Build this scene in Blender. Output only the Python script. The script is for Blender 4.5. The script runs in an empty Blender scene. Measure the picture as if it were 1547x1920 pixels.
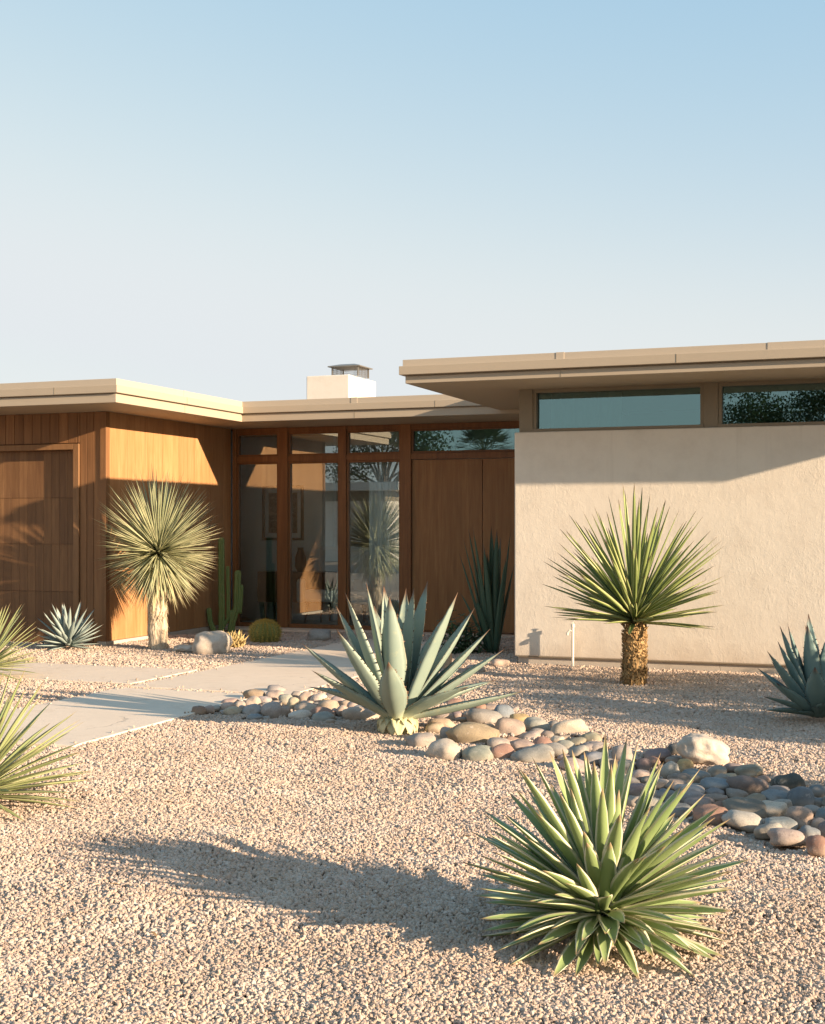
import bpy, math, random
import numpy as np
from mathutils import Vector, Matrix, noise as mnoise

random.seed(7); rng = np.random.default_rng(7)
R = math.radians
S = bpy.context.scene
C = S.collection

# ------------------------------------------------------------------ survey of the place
# x runs along the house front, y into the lot, camera stands at the origin 1.45 m up
F, TH, HY, EYE = 2463.4, R(20.512), 983.44, 1.45
ct, st = math.cos(TH), math.sin(TH)
def sight(px, py):
    k = (px-773.5)/F
    return Vector((k*ct-st, k*st+ct, -(py-HY)/F))
def on_ground(px, py, z=0.0):
    r = sight(px, py); t = (z-EYE)/r.z
    return Vector((r.x*t, r.y*t, z))
def on_front(px, py, v):
    r = sight(px, py); t = v/r.y
    return Vector((r.x*t, v, EYE+r.z*t))
def cam_depth(p): return -p.x*st+p.y*ct
CR, CF = Vector((ct, st, 0)), Vector((-st, ct, 0))       # rightwards and away, seen from the street
VL, VR, VE, UL, UR = 13.421, 13.122, 16.564, -8.931, -3.782

# ------------------------------------------------------------------ object helpers
def tag(o, label=None, cat=None, group=None, kind=None):
    if label: o['label'] = label
    if cat: o['category'] = cat
    if group: o['group'] = group
    if kind: o['kind'] = kind
    return o
def empty(name, loc, label, cat, group=None):
    o = bpy.data.objects.new(name, None); C.objects.link(o)
    o.location = loc; o.empty_display_size = .1
    return tag(o, label, cat, group)
class MB:
    """collects vertices and faces of ONE mesh; per-vertex attributes a (along), b (across), t (tone)"""
    def __init__(s): s.v=[]; s.f=[]; s.at={}
    def add(s, verts, faces, **at):
        n=len(s.v); s.v += [tuple(p) for p in verts]
        s.f += [tuple(i+n for i in f) for f in faces]
        for k in set(s.at)|set(at):
            L=s.at.setdefault(k, [])
            L += [0.0]*(n-len(L))
            x=at.get(k,0.0)
            L += list(x) if hasattr(x,'__len__') else [x]*len(verts)
    def box(s, x0,x1,y0,y1,z0,z1, **at):
        v=[(x,y,z) for z in (z0,z1) for y in (y0,y1) for x in (x0,x1)]
        s.add(v, [(0,2,3,1),(4,5,7,6),(0,1,5,4),(2,6,7,3),(0,4,6,2),(1,3,7,5)], **at)
    def prism(s, poly, z0, z1):
        n=len(poly)
        s.add([(x,y,z0) for x,y in poly]+[(x,y,z1) for x,y in poly],
              [tuple(range(n))[::-1], tuple(range(n,2*n))]+[(i,(i+1)%n,(i+1)%n+n,i+n) for i in range(n)])
    def tube(s, pts, rad, k=10, ribs=0, rib=0.0, caps=True, **at):
        rings=[]; n=len(pts); pts=[Vector(p) for p in pts]
        rad = rad if hasattr(rad,'__len__') else [rad]*n
        vs=[]
        X=None
        for i,p in enumerate(pts):
            T=(pts[min(i+1,n-1)]-pts[max(i-1,0)]).normalized()
            if X is None: X=T.orthogonal().normalized()
            X=(X-T*X.dot(T)).normalized(); Y=T.cross(X)
            for j in range(k):
                a=2*math.pi*j/k
                r=rad[i]*(1+rib*math.cos(ribs*a)) if ribs else rad[i]
                vs.append(p+X*(r*math.cos(a))+Y*(r*math.sin(a)))
        fs=[(i*k+j,i*k+(j+1)%k,(i+1)*k+(j+1)%k,(i+1)*k+j) for i in range(n-1) for j in range(k)]
        if caps: fs += [tuple(range(k))[::-1], tuple(range((n-1)*k,n*k))]
        s.add(vs,fs,**at)
    def build(s, name, mat, parent=None, smooth=False, bevel=0, loc=None, auto=None):
        me=bpy.data.meshes.new(name)
        vs=s.v
        if loc is not None: vs=[(p[0]-loc[0],p[1]-loc[1],p[2]-loc[2]) for p in s.v]
        me.from_pydata(vs,[],s.f)
        for k,L in s.at.items():
            L += [0.0]*(len(s.v)-len(L))
            me.attributes.new(k,'FLOAT','POINT').data.foreach_set('value',np.array(L,dtype=np.float32))
        me.materials.append(mat)
        if smooth: me.polygons.foreach_set('use_smooth',[True]*len(me.polygons))
        me.update()
        o=bpy.data.objects.new(name,me); C.objects.link(o)
        if loc is not None: o.location=loc
        if parent is not None:
            o.parent=parent
            if loc is None:
                q=Vector((0,0,0)); a=parent
                while a is not None: q+=a.location; a=a.parent
                o.location=-q
            else:
                q=Vector((0,0,0)); a=parent
                while a is not None: q+=a.location; a=a.parent
                o.location=Vector(loc)-q
        if bevel:
            m=o.modifiers.new('bevel','BEVEL'); m.width=bevel; m.segments=2; m.limit_method='ANGLE'
        return o

# ------------------------------------------------------------------ material helpers
class NT:
    def __init__(s, name):
        s.m=bpy.data.materials.new(name); s.m.use_nodes=True; s.t=s.m.node_tree
        s.b=s.t.nodes['Principled BSDF']; s.out=s.t.nodes['Material Output']
        s._tc=None
    def n(s, typ, **kw):
        x=s.t.nodes.new(typ)
        for k,v in kw.items():
            if k.startswith('i_'): 
                key=k[2:]
                key=int(key) if key.isdigit() else key.replace('_',' ')
                s.put(x.inputs[key],v)
            else: setattr(x,k,v)
        return x
    def put(s, sock, v):
        if isinstance(v, bpy.types.NodeSocket): s.t.links.new(v,sock)
        elif isinstance(v, bpy.types.Node): s.t.links.new(v.outputs[0],sock)
        else:
            if isinstance(v,(tuple,list)) and len(v)==3 and sock.type=='RGBA': v=(*v,1)
            sock.default_value=v
    def co(s, scale=(1,1,1)):
        if s._tc is None: s._tc=s.n('ShaderNodeTexCoord')
        mp=s.n('ShaderNodeMapping'); s.t.links.new(s._tc.outputs['Object'],mp.inputs[0])
        mp.inputs['Scale'].default_value=scale
        return mp.outputs[0]
    def noise(s, scale, detail=4, rough=.55, sc=(1,1,1), dist=0, vec=None):
        return s.n('ShaderNodeTexNoise', i_Vector=vec or s.co(sc), i_Scale=scale, i_Detail=detail, i_Roughness=rough, i_Distortion=dist).outputs[0]
    def ramp(s, fac, stops, interp='LINEAR'):
        r=s.n('ShaderNodeValToRGB'); s.put(r.inputs[0],fac); e=r.color_ramp; e.interpolation=interp
        while len(e.elements)<len(stops): e.elements.new(.5)
        for x,(p,c) in zip(e.elements,stops):
            x.position=p; x.color=(*c,1) if len(c)==3 else c
        return r.outputs[0]
    def mix(s, fac, a, b, mode='MIX'):
        x=s.n('ShaderNodeMix', data_type='RGBA', blend_type=mode)
        s.put(x.inputs[0],fac); s.put(x.inputs[6],a); s.put(x.inputs[7],b)
        return x.outputs[2]
    def math(s, op, a, b=0.0, c=None):
        x=s.n('ShaderNodeMath', operation=op); s.put(x.inputs[0],a); s.put(x.inputs[1],b)
        if c is not None: s.put(x.inputs[2],c)
        return x.outputs[0]
    def attr(s, name, typ='GEOMETRY'):
        return s.n('ShaderNodeAttribute', attribute_name=name, attribute_type=typ).outputs['Fac']
    def bump(s, h, strength, dist=.01, nrm=None):
        x=s.n('ShaderNodeBump', i_Height=h, i_Strength=strength, i_Distance=dist)
        if nrm is not None: s.put(x.inputs['Normal'],nrm)
        return x.outputs[0]
    def done(s, color, rough=.8, normal=None, spec=.3):
        s.put(s.b.inputs['Base Color'],color); s.put(s.b.inputs['Roughness'],rough)
        s.b.inputs['Specular IOR Level'].default_value=spec
        if normal is not None: s.put(s.b.inputs['Normal'],normal)
        return s.m

def m_stucco(name='stucco', c1=(.735,.645,.525), c2=(.785,.695,.575), bump=1.0, dirt=True):
    g=NT(name)
    col=g.mix(g.noise(.9,5,.6),c1,c2)
    col=g.mix(g.math('MULTIPLY',g.ramp(g.noise(3.5,6,.7),[(.45,(0,0,0)),(.75,(1,1,1))]),.4),col,(.58,.485,.385))
    if dirt:
        z=g.n('ShaderNodeSeparateXYZ'); g.put(z.inputs[0],g.co()); zz=z.outputs[2]
        foot=g.math('MULTIPLY',g.ramp(g.math('ADD',zz,g.math('MULTIPLY',g.noise(5,5,.7),.35)),[(.18,(1,1,1)),(.48,(0,0,0))]),.5)
        col=g.mix(foot,col,(.42,.31,.215))
        run=g.ramp(g.noise(7,4,.6,sc=(1,1,.05)),[(.56,(0,0,0)),(.72,(1,1,1))])
        upper=g.ramp(zz,[(.45,(0,0,0)),(.97,(1,1,1))])     # runs start below the sill
        col=g.mix(g.math('MULTIPLY',g.math('MULTIPLY',run,g.math('MULTIPLY_ADD',zz,.45,-.25)),.30),col,(.46,.38,.29))
        patch=g.ramp(g.noise(.55,2,.4,sc=(1,1,1.4)),[(.60,(0,0,0)),(.615,(1,1,1))])
        col=g.mix(g.math('MULTIPLY',patch,.10),col,(.60,.53,.44))
    w=g.noise(6,4,.6,dist=.5); f=g.noise(150,4,.7); md=g.ramp(g.noise(1.6,4,.6),[(.35,(.3,.3,.3)),(.65,(1,1,1))])
    tr=g.math('MULTIPLY',g.ramp(g.noise(36,5,.68,sc=(1,1,.6),dist=.9),[(.48,(0,0,0)),(.66,(1,1,1))]),md)
    sw_=g.math('MULTIPLY',g.ramp(g.noise(13,5,.7,sc=(1,1,.55),dist=1.0),[(.5,(0,0,0)),(.58,(1,1,1))]),md)
    h=g.math('ADD',g.math('MULTIPLY',w,1.0),g.math('MULTIPLY',f,.22))
    h=g.math('ADD',h,g.math('MULTIPLY',tr,.26)); h=g.math('ADD',h,g.math('MULTIPLY',sw_,.20))
    return g.done(col,.93,g.bump(h,.30*bump,.010),.15)
def m_wood(name, c1, c2, c3, rough=.55, grain='z', tone=.55, bump=.25):
    g=NT(name)
    sc={'z':(1,1,.07),'x':(.07,1,1)}[grain]
    n1=g.noise(22,6,.65,sc=sc,dist=.4); n2=g.noise(3.0,4,.6,sc={'z':(1,1,.25),'x':(.25,1,1)}[grain])
    n3=g.noise(120,3,.6,sc={'z':(1,1,.02),'x':(.02,1,1)}[grain])
    col=g.ramp(n1,[(.3,c1),(.52,c2),(.75,c3)])
    col=g.mix(g.math('MULTIPLY',g.ramp(n2,[(.4,(0,0,0)),(.7,(1,1,1))]),.45),col,c1)
    col=g.mix(g.math('MULTIPLY',g.ramp(n3,[(.45,(0,0,0)),(.7,(1,1,1))]),.35),col,c1)
    t=g.attr('t')
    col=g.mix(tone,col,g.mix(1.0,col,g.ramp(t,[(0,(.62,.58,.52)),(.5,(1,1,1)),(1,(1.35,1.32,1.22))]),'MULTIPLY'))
    return g.done(col,g.math('MULTIPLY_ADD',n1,.25,rough-.12),g.bump(n3,bump,.003),.35)
def m_paint(name, c, rough=.55, var=.12, dirt=(.25,.2,.15)):
    g=NT(name)
    n=g.noise(2.2,5,.65); n2=g.noise(1.2,5,.7,sc=(1,1,.15))
    col=g.mix(g.math('MULTIPLY',n,var*2),c,tuple(x*.8 for x in c))
    col=g.mix(g.math('MULTIPLY',g.ramp(n2,[(.55,(0,0,0)),(.8,(1,1,1))]),var),col,dirt)
    return g.done(col,rough,g.bump(g.noise(60,3),.12,.004),.3)
def m_concrete(name, c, bump=.2):
    g=NT(name)
    n=g.noise(1.3,6,.65); f=g.noise(90,3,.6); m=g.noise(9,5,.6)
    col=g.mix(n,tuple(x*.80 for x in c),tuple(min(1,x*1.10) for x in c))
    col=g.mix(g.math('MULTIPLY',f,.28),col,tuple(x*.62 for x in c))
    col=g.mix(g.math('MULTIPLY',g.ramp(m,[(.56,(0,0,0)),(.75,(1,1,1))]),.3),col,tuple(x*.66 for x in c))
    st_=g.ramp(g.noise(2.6,5,.7,dist=.7),[(.55,(0,0,0)),(.63,(1,1,1)),(.75,(.3,.3,.3))])
    col=g.mix(g.math('MULTIPLY',st_,.22),col,(c[0]*.62,c[1]*.55,c[2]*.48))
    v=g.n('ShaderNodeTexVoronoi', feature='DISTANCE_TO_EDGE', i_Scale=.75)
    wv=g.n('ShaderNodeVectorMath', operation='ADD'); g.put(wv.inputs[0],g.co()); nz=g.n('ShaderNodeTexNoise', i_Vector=g.co(), i_Scale=4.0, i_Detail=5.0)
    sc_=g.n('ShaderNodeVectorMath', operation='SCALE'); g.put(sc_.inputs[0],nz.outputs['Color']); sc_.inputs['Scale'].default_value=.35; g.put(wv.inputs[1],sc_.outputs[0]); g.put(v.inputs['Vector'],wv.outputs[0])
    cr=g.math('MULTIPLY',g.ramp(v.outputs['Distance'],[(.0,(1,1,1)),(.006,(0,0,0))]),g.ramp(g.noise(.8,2),[(.5,(0,0,0)),(.56,(1,1,1))]))
    col=g.mix(g.math('MULTIPLY',cr,.55),col,tuple(x*.35 for x in c))
    return g.done(col,.88,g.bump(g.math('ADD',g.math('ADD',f,m),g.math('MULTIPLY',cr,-1.5)),bump,.006),.2)
def m_leaf(name, base, base2, margin=None, mw=.1, tip=None, foot=None, rough=.45, trans=.12, dry=None, vary=.25, tipw=.06):
    g=NT(name)
    n=g.noise(6,5,.6); st_=g.noise(90,2,.5,sc=(1,1,.15))
    col=g.mix(n,base,base2)
    col=g.mix(g.math('MULTIPLY',g.attr('t'),vary),col,base2)
    al=g.attr('a'); ac=g.attr('b')
    if foot: col=g.mix(g.ramp(al,[(.0,(1,1,1)),(.22,(0,0,0))]),col,foot)
    if dry: 
        d=g.math('MULTIPLY',g.ramp(g.noise(14,4,.7),[(.58,(0,0,0)),(.72,(1,1,1))]),.5)
        col=g.mix(d,col,dry)
    if margin: col=g.mix(g.ramp(ac,[(1-2.2*mw,(0,0,0)),(1-mw,(1,1,1))]),col,margin)
    if tip: col=g.mix(g.ramp(al,[(1-2*tipw,(0,0,0)),(1-tipw*.6,(1,1,1))]),col,tip)
    g.done(col,rough,g.bump(st_,.12,.003),.35)
    if trans:
        tr=g.n('ShaderNodeBsdfTranslucent', i_Color=col)
        mx=g.n('ShaderNodeMixShader', i_0=trans); g.t.links.new(g.b.outputs[0],mx.inputs[1]); g.t.links.new(tr.outputs[0],mx.inputs[2])
        g.t.links.new(mx.outputs[0],g.out.inputs[0])
    return g.m
def m_glass(name, tint=(.92,.96,.95), ior=1.9, refl=(.9,.97,1.0), extra=.06):
    g=NT(name); g.t.nodes.remove(g.b)
    tr=g.n('ShaderNodeBsdfTransparent', i_Color=tint)
    wob=g.bump(g.noise(1.1,2,.5),.02,.02)
    gl=g.n('ShaderNodeBsdfGlossy', i_Color=refl, i_Roughness=.0); g.put(gl.inputs['Normal'],wob)
    fr=g.n('ShaderNodeFresnel', i_IOR=ior)
    mx=g.n('ShaderNodeMixShader', i_0=g.math('ADD',fr.outputs[0],extra))
    g.t.links.new(tr.outputs[0],mx.inputs[1]); g.t.links.new(gl.outputs[0],mx.inputs[2])
    g.t.links.new(mx.outputs[0],g.out.inputs[0])
    return g.m
def m_stone():
    g=NT('river_stone')
    oi=g.n('ShaderNodeObjectInfo'); rnd=oi.outputs['Random']; base=oi.outputs['Color']
    off=g.n('ShaderNodeVectorMath', operation='ADD'); g.put(off.inputs[0],g.co())
    cmb=g.n('ShaderNodeCombineXYZ'); 
    for i in range(3): g.put(cmb.inputs[i],g.math('MULTIPLY',rnd,17.0+9*i))
    g.put(off.inputs[1],cmb.outputs[0]); v=off.outputs[0]
    n=g.noise(9,5,.6,vec=v); sp=g.noise(150,3,.65,vec=v); bl=g.noise(22,5,.7,vec=v)
    col=g.mix(g.ramp(n,[(.3,(0,0,0)),(.7,(1,1,1))]),g.mix(1.0,base,(.78,.76,.74),'MULTIPLY'),g.mix(1.0,base,(1.14,1.12,1.08),'MULTIPLY'))
    col=g.mix(g.math('MULTIPLY',g.ramp(sp,[(.50,(0,0,0)),(.68,(1,1,1))]),.5),col,(.13,.11,.10))
    col=g.mix(g.math('MULTIPLY',g.ramp(bl,[(.58,(0,0,0)),(.7,(1,1,1))]),.35),col,(.66,.58,.5))
    geo=g.n('ShaderNodeNewGeometry'); zz=g.n('ShaderNodeSeparateXYZ'); g.put(zz.inputs[0],geo.outputs['Position'])
    dust=g.math('MULTIPLY',g.ramp(g.math('ADD',zz.outputs[2],g.math('MULTIPLY',bl,.05)),[(.03,(1,1,1)),(.075,(0,0,0))]),.5)
    col=g.mix(dust,col,(.47,.37,.28))
    h=g.math('ADD',g.math('MULTIPLY',bl,.8),g.math('MULTIPLY',sp,.35))
    return g.done(col,.82,g.bump(h,.55,.006),.25)
def m_gravel():
    g=NT('gravel_chips')
    oi=g.n('ShaderNodeObjectInfo')
    col=g.ramp(oi.outputs['Random'],[(0,(.28,.20,.15)),(.06,(.39,.295,.22)),(.3,(.485,.37,.28)),(.5,(.46,.34,.26)),(.68,(.52,.41,.32)),(.82,(.49,.355,.285)),(.93,(.58,.49,.405)),(1,(.37,.315,.27))])
    geo=g.n('ShaderNodeNewGeometry'); pn=g.noise(.9,5,.65,vec=geo.outputs['Position']); col=g.mix(g.math('MULTIPLY',g.ramp(pn,[(.42,(0,0,0)),(.68,(1,1,1))]),.55),col,(.40,.30,.22)); col=g.mix(g.math('MULTIPLY',g.ramp(g.noise(2.3,4,.6,vec=geo.outputs['Position']),[(.5,(0,0,0)),(.7,(1,1,1))]),.35),col,(.66,.55,.45))
    return g.done(col,.85,None,.2)
def m_soil():
    g=NT('sandy_soil')
    v=g.n('ShaderNodeTexVoronoi', i_Vector=g.co(), i_Scale=55.0)
    v2=g.n('ShaderNodeTexVoronoi', i_Vector=g.co(), i_Scale=90.0)
    rc=g.ramp(v.outputs['Color'],[(0,(.27,.20,.15)),(.5,(.42,.315,.24)),(1,(.52,.41,.32))])
    col=g.mix(g.math('MULTIPLY',g.noise(.5,4),.4),rc,(.33,.25,.18))
    h=g.math('ADD',v.outputs['Distance'],g.math('MULTIPLY',v2.outputs['Distance'],.5))
    return g.done(col,.95,g.bump(g.math('SUBTRACT',1.0,h),.8,.012),.1)
def m_trunk(name, c1, c2, c3, sc=(1,1,.3), scale=35):
    g=NT(name)
    n=g.noise(scale,5,.7,sc=sc); v=g.n('ShaderNodeTexVoronoi', i_Vector=g.co((1,1,.45)), i_Scale=scale*1.3)
    col=g.ramp(n,[(.3,c1),(.5,c2),(.7,c3)])
    col=g.mix(g.math('MULTIPLY',g.attr('t'),.5),col,c1)
    return g.done(col,.9,g.bump(g.math('ADD',n,v.outputs['Distance']),.8,.015),.1)
def m_flat(name, c, rough=.6, metal=0, bump=0):
    g=NT(name); n=g.noise(5,4,.6)
    g.b.inputs['Metallic'].default_value=metal
    return g.done(g.mix(g.math('MULTIPLY',n,.35),c,tuple(x*.7 for x in c)),rough,g.bump(g.noise(80,3),bump,.004) if bump else None,.35)

M={}
M['stucco']=m_stucco(); M['chimney']=m_stucco('chimney_stucco',(.70,.63,.54),(.76,.69,.60),.5,False)
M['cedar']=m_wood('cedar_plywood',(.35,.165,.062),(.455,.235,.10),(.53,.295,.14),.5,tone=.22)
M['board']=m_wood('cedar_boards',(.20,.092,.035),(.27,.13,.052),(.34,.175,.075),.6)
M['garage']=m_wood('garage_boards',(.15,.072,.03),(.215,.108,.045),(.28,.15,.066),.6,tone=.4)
M['trim']=m_wood('door_trim',(.20,.098,.04),(.26,.135,.058),(.31,.165,.075),.6)
M['frame']=m_wood('redwood_frame',(.15,.062,.022),(.215,.095,.034),(.28,.13,.05),.5)
M['door']=m_wood('mahogany_door',(.215,.10,.034),(.30,.145,.054),(.38,.195,.078),.55)
M['fascia']=m_paint('beige_paint',(.43,.35,.255)); M['cap']=m_paint('roof_edge_metal',(.47,.39,.295),.5)
M['taupe']=m_paint('taupe_paint',(.25,.20,.135),.5)
M['concrete']=m_concrete('path_concrete',(.82,.665,.51)); M['plinth']=m_concrete('plinth_concrete',(.58,.50,.41))
M['soil']=m_soil(); M['gravel']=m_gravel(); M['stone']=m_stone()
M['glass']=m_glass('window_glass',extra=.05); M['glass2']=m_glass('clerestory_glass',(.62,.74,.73),2.2,(.42,.62,.64),.14)
M['white']=m_flat('white_wall',(.88,.89,.89),.9); M['ceiling']=m_flat('ceiling_paint',(.6,.55,.48),.9)
M['floor']=m_flat('floor_tile',(.55,.52,.48),.3)
M['walnut']=m_wood('walnut',(.05,.02,.01),(.09,.035,.016),(.12,.05,.02),.4,'x')
M['black']=m_flat('black_metal',(.03,.03,.032),.5); M['steel']=m_flat('weathered_steel',(.30,.27,.23),.45,.7)
M['mesh']=m_flat('spark_mesh',(.35,.32,.28),.5,.6)
M['pipe']=m_flat('white_pipe',(.72,.66,.56),.5)
M['agave']=m_leaf('pale_agave',(.205,.275,.225),(.30,.355,.28),margin=(.50,.50,.36),mw=.035,tip=(.16,.09,.05),foot=(.48,.49,.33),rough=.55,trans=.08,dry=(.40,.40,.25))
M['agave2']=m_leaf('blue_agave',(.125,.20,.185),(.175,.25,.225),margin=(.33,.37,.29),mw=.04,tip=(.10,.06,.04),rough=.55,trans=.08)
M['agave3']=m_leaf('small_blue_agave',(.27,.34,.31),(.35,.41,.37),margin=(.42,.45,.38),mw=.05,tip=(.14,.09,.06),rough=.6,trans=.08)
M['varieg']=m_leaf('variegated_leaf',(.185,.275,.09),(.33,.41,.17),margin=(.80,.74,.53),mw=.15,tip=(.34,.24,.13),foot=(.32,.38,.17),rough=.42,trans=.15,vary=.85)
M['yucca']=m_leaf('green_yucca',(.165,.235,.065),(.28,.335,.11),margin=(.50,.49,.23),mw=.13,tip=(.14,.09,.04),foot=(.36,.36,.12),rough=.42,trans=.15,vary=.8)
M['yuccab']=m_leaf('silver_yucca',(.30,.345,.185),(.44,.45,.25),margin=(.62,.57,.33),mw=.2,tip=(.40,.31,.18),foot=(.30,.34,.12),rough=.5,trans=.15,vary=.8)
M['yuccac']=m_leaf('pale_yucca',(.25,.31,.12),(.38,.41,.18),margin=(.52,.48,.26),mw=.10,tip=(.34,.25,.12),foot=(.38,.38,.15),rough=.45,trans=.15,vary=.8,dry=(.46,.40,.2))
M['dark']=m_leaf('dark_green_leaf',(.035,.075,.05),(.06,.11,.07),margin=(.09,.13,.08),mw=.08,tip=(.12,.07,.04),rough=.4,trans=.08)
M['low']=m_leaf('low_green_leaf',(.05,.09,.045),(.08,.13,.06),rough=.45,trans=.15)
M['cactus']=m_leaf('column_cactus',(.14,.20,.055),(.20,.25,.085),dry=(.36,.31,.17),rough=.55,trans=0)
M['barrel']=m_leaf('barrel_cactus',(.19,.19,.045),(.25,.235,.06),rough=.6,trans=0); M['spine']=m_flat('yellow_spines',(.55,.40,.10),.6)
M['dry']=m_leaf('golden_shrub',(.42,.30,.11),(.56,.43,.2),rough=.7,trans=.1,foot=(.25,.17,.06))
M['trunk1']=m_trunk('scaly_trunk',(.22,.125,.055),(.40,.26,.12),(.53,.38,.20)); M['trunk2']=m_trunk('fibrous_trunk',(.36,.27,.18),(.55,.44,.31),(.68,.58,.44),(1,1,.5),28)
M['bark']=m_trunk('bark',(.08,.06,.04),(.14,.10,.07),(.2,.15,.1))
M['foliage']=m_leaf('tree_foliage',(.035,.06,.02),(.07,.10,.035),rough=.6,trans=.2)
M['foliage2']=m_leaf('hedge_foliage',(.04,.07,.02),(.09,.12,.04),rough=.6,trans=.2)
M['stalk']=m_flat('dead_leaf',(.26,.17,.085),.8)
M['boulder']=None
def m_boulder():
    g=NT('pale_boulder'); n=g.noise(5,6,.65); sp=g.noise(60,4,.7); cr=g.noise(9,4,.6,dist=1.5)
    col=g.ramp(n,[(.3,(.38,.31,.24)),(.5,(.50,.425,.345)),(.72,(.58,.51,.43))])
    col=g.mix(g.math('MULTIPLY',g.ramp(cr,[(.47,(0,0,0)),(.5,(1,1,1)),(.53,(0,0,0))]),.25),col,(.3,.22,.16))
    return g.done(col,.85,g.bump(g.math('ADD',n,g.math('MULTIPLY',sp,.3)),.6,.015),.2)
M['boulder']=m_boulder()

# ------------------------------------------------------------------ light, sky, camera
SUN=Vector((1,-.235,.252)).normalized()
sl=bpy.data.lights.new('sun','SUN'); sl.energy=5.0; sl.angle=R(.53); sl.color=(1.0,.785,.565)
so=bpy.data.objects.new('sun',sl); C.objects.link(so); so.rotation_euler=SUN.to_track_quat('Z','Y').to_euler(); so.location=(20,-5,12)
el=math.asin(SUN.z); azim=math.atan2(SUN.x,SUN.y)
W=bpy.data.worlds.new('World'); S.world=W; W.use_nodes=True
wt=W.node_tree; sk=wt.nodes.new('ShaderNodeTexSky'); sk.sky_type='NISHITA'; sk.sun_disc=False
sk.sun_elevation=el; sk.sun_rotation=azim; sk.air_density=1.0; sk.dust_density=0.6; sk.ozone_density=1.0; sk.altitude=100
bg=wt.nodes['Background']; bg.inputs[1].default_value=.088
# the film compresses the bright hazy horizon: a gentle response curve per channel on the sky texture
sep=wt.nodes.new('ShaderNodeSeparateColor'); cmb=wt.nodes.new('ShaderNodeCombineColor'); wt.links.new(sk.outputs[0],sep.inputs[0])
for i,(ga_,am,top) in enumerate(((.92,1.62,2.48),(.476,2.14,3.6),(.16,3.15,5.0))):
    mn=wt.nodes.new('ShaderNodeMath'); mn.operation='SMOOTH_MIN'; mn.inputs[1].default_value=top; mn.inputs[2].default_value=1.0; wt.links.new(sep.outputs[i],mn.inputs[0])
    sb_=wt.nodes.new('ShaderNodeMath'); sb_.operation='SUBTRACT'; sb_.inputs[1].default_value=top+1.6; wt.links.new(sep.outputs[i],sb_.inputs[0])
    mx_=wt.nodes.new('ShaderNodeMath'); mx_.operation='MAXIMUM'; mx_.inputs[1].default_value=0; wt.links.new(sb_.outputs[0],mx_.inputs[0])
    gl_=wt.nodes.new('ShaderNodeMath'); gl_.operation='MULTIPLY_ADD'; gl_.inputs[1].default_value=.14; wt.links.new(mx_.outputs[0],gl_.inputs[0])
    pw=wt.nodes.new('ShaderNodeMath'); pw.operation='POWER'; pw.inputs[1].default_value=ga_; wt.links.new(mn.outputs[0],pw.inputs[0])
    mu=wt.nodes.new('ShaderNodeMath'); mu.operation='MULTIPLY'; mu.inputs[1].default_value=am; wt.links.new(pw.outputs[0],mu.inputs[0]); wt.links.new(mu.outputs[0],gl_.inputs[2]); wt.links.new(gl_.outputs[0],cmb.inputs[i])
wt.links.new(cmb.outputs[0],bg.inputs[0])
S.view_settings.view_transform='Standard'; S.view_settings.look='None'; S.view_settings.gamma=1; S.view_settings.exposure=1.25
cd=bpy.data.cameras.new('camera'); co=bpy.data.objects.new('camera',cd); C.objects.link(co); S.camera=co
co.location=(0,0,EYE); co.rotation_euler=(R(90),0,TH)
cd.sensor_fit='HORIZONTAL'; cd.sensor_width=36; cd.lens=36*F/1547; cd.shift_y=(HY-960)/1547; cd.clip_end=3000; cd.clip_start=.05

# ------------------------------------------------------------------ ground
SLABS=[(-8.95,-6.53,10.20,11.40),(-6.43,-4.84,10.03,15.2),(-6.46,-5.05,7.2,9.94)]
PLANTS=[on_ground(*q) for q in ((745,1375),(1533,1354),(1131,1768),(1190,1285),(296,1218),(-48,1517),(-28,1275),(128,1218),(925,1226),(868,1226),(415,1183),(497,1205),(432,1215),(394,1230),(1325,1437),(1074,1253))]
def gz(x,y):
    if y>16.2 or x<-14 or x>6 or y<-1: return -.004
    a=.040*mnoise.noise(Vector((x*.6,y*.6,3.1)))+.022*mnoise.noise(Vector((x*1.6,y*1.6,7)))+.010*mnoise.noise(Vector((x*3.7,y*3.7,1)))
    k=1.0
    for (x0,x1,y0,y1) in SLABS:
        d=math.hypot(max(x0-x,0,x-x1),max(y0-y,0,y-y1)); k=min(k,d/.8)
    k=min(k,max(0,abs(VR-y) if x>UR-.3 else 9)/.8, max(0,(16-y))/1.0)
    for q in PLANTS: k=min(k,max(0,math.hypot(q.x-x,q.y-y)-.12)/.5)
    return a*max(0,min(1,k))
def axis(lo,hi,step,far):
    a=list(np.arange(lo,hi,step)); x=hi; s=step
    while x<far: a.append(x); s*=1.7; x+=s
    a.append(far); x=lo; s=step
    while x>-far: s*=1.7; x-=s; a.insert(0,max(x,-far))
    return a
xs=axis(-14,6,.11,1500); ys=axis(1,17,.11,1500)
g=MB(); nx=len(xs)
g.add([(x,y,gz(x,y)-.012) for y in ys for x in xs],[(j*nx+i,j*nx+i+1,(j+1)*nx+i+1,(j+1)*nx+i) for j in range(len(ys)-1) for i in range(nx-1)])
tag(g.build('ground',M['soil'],smooth=True),kind='structure')
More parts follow.
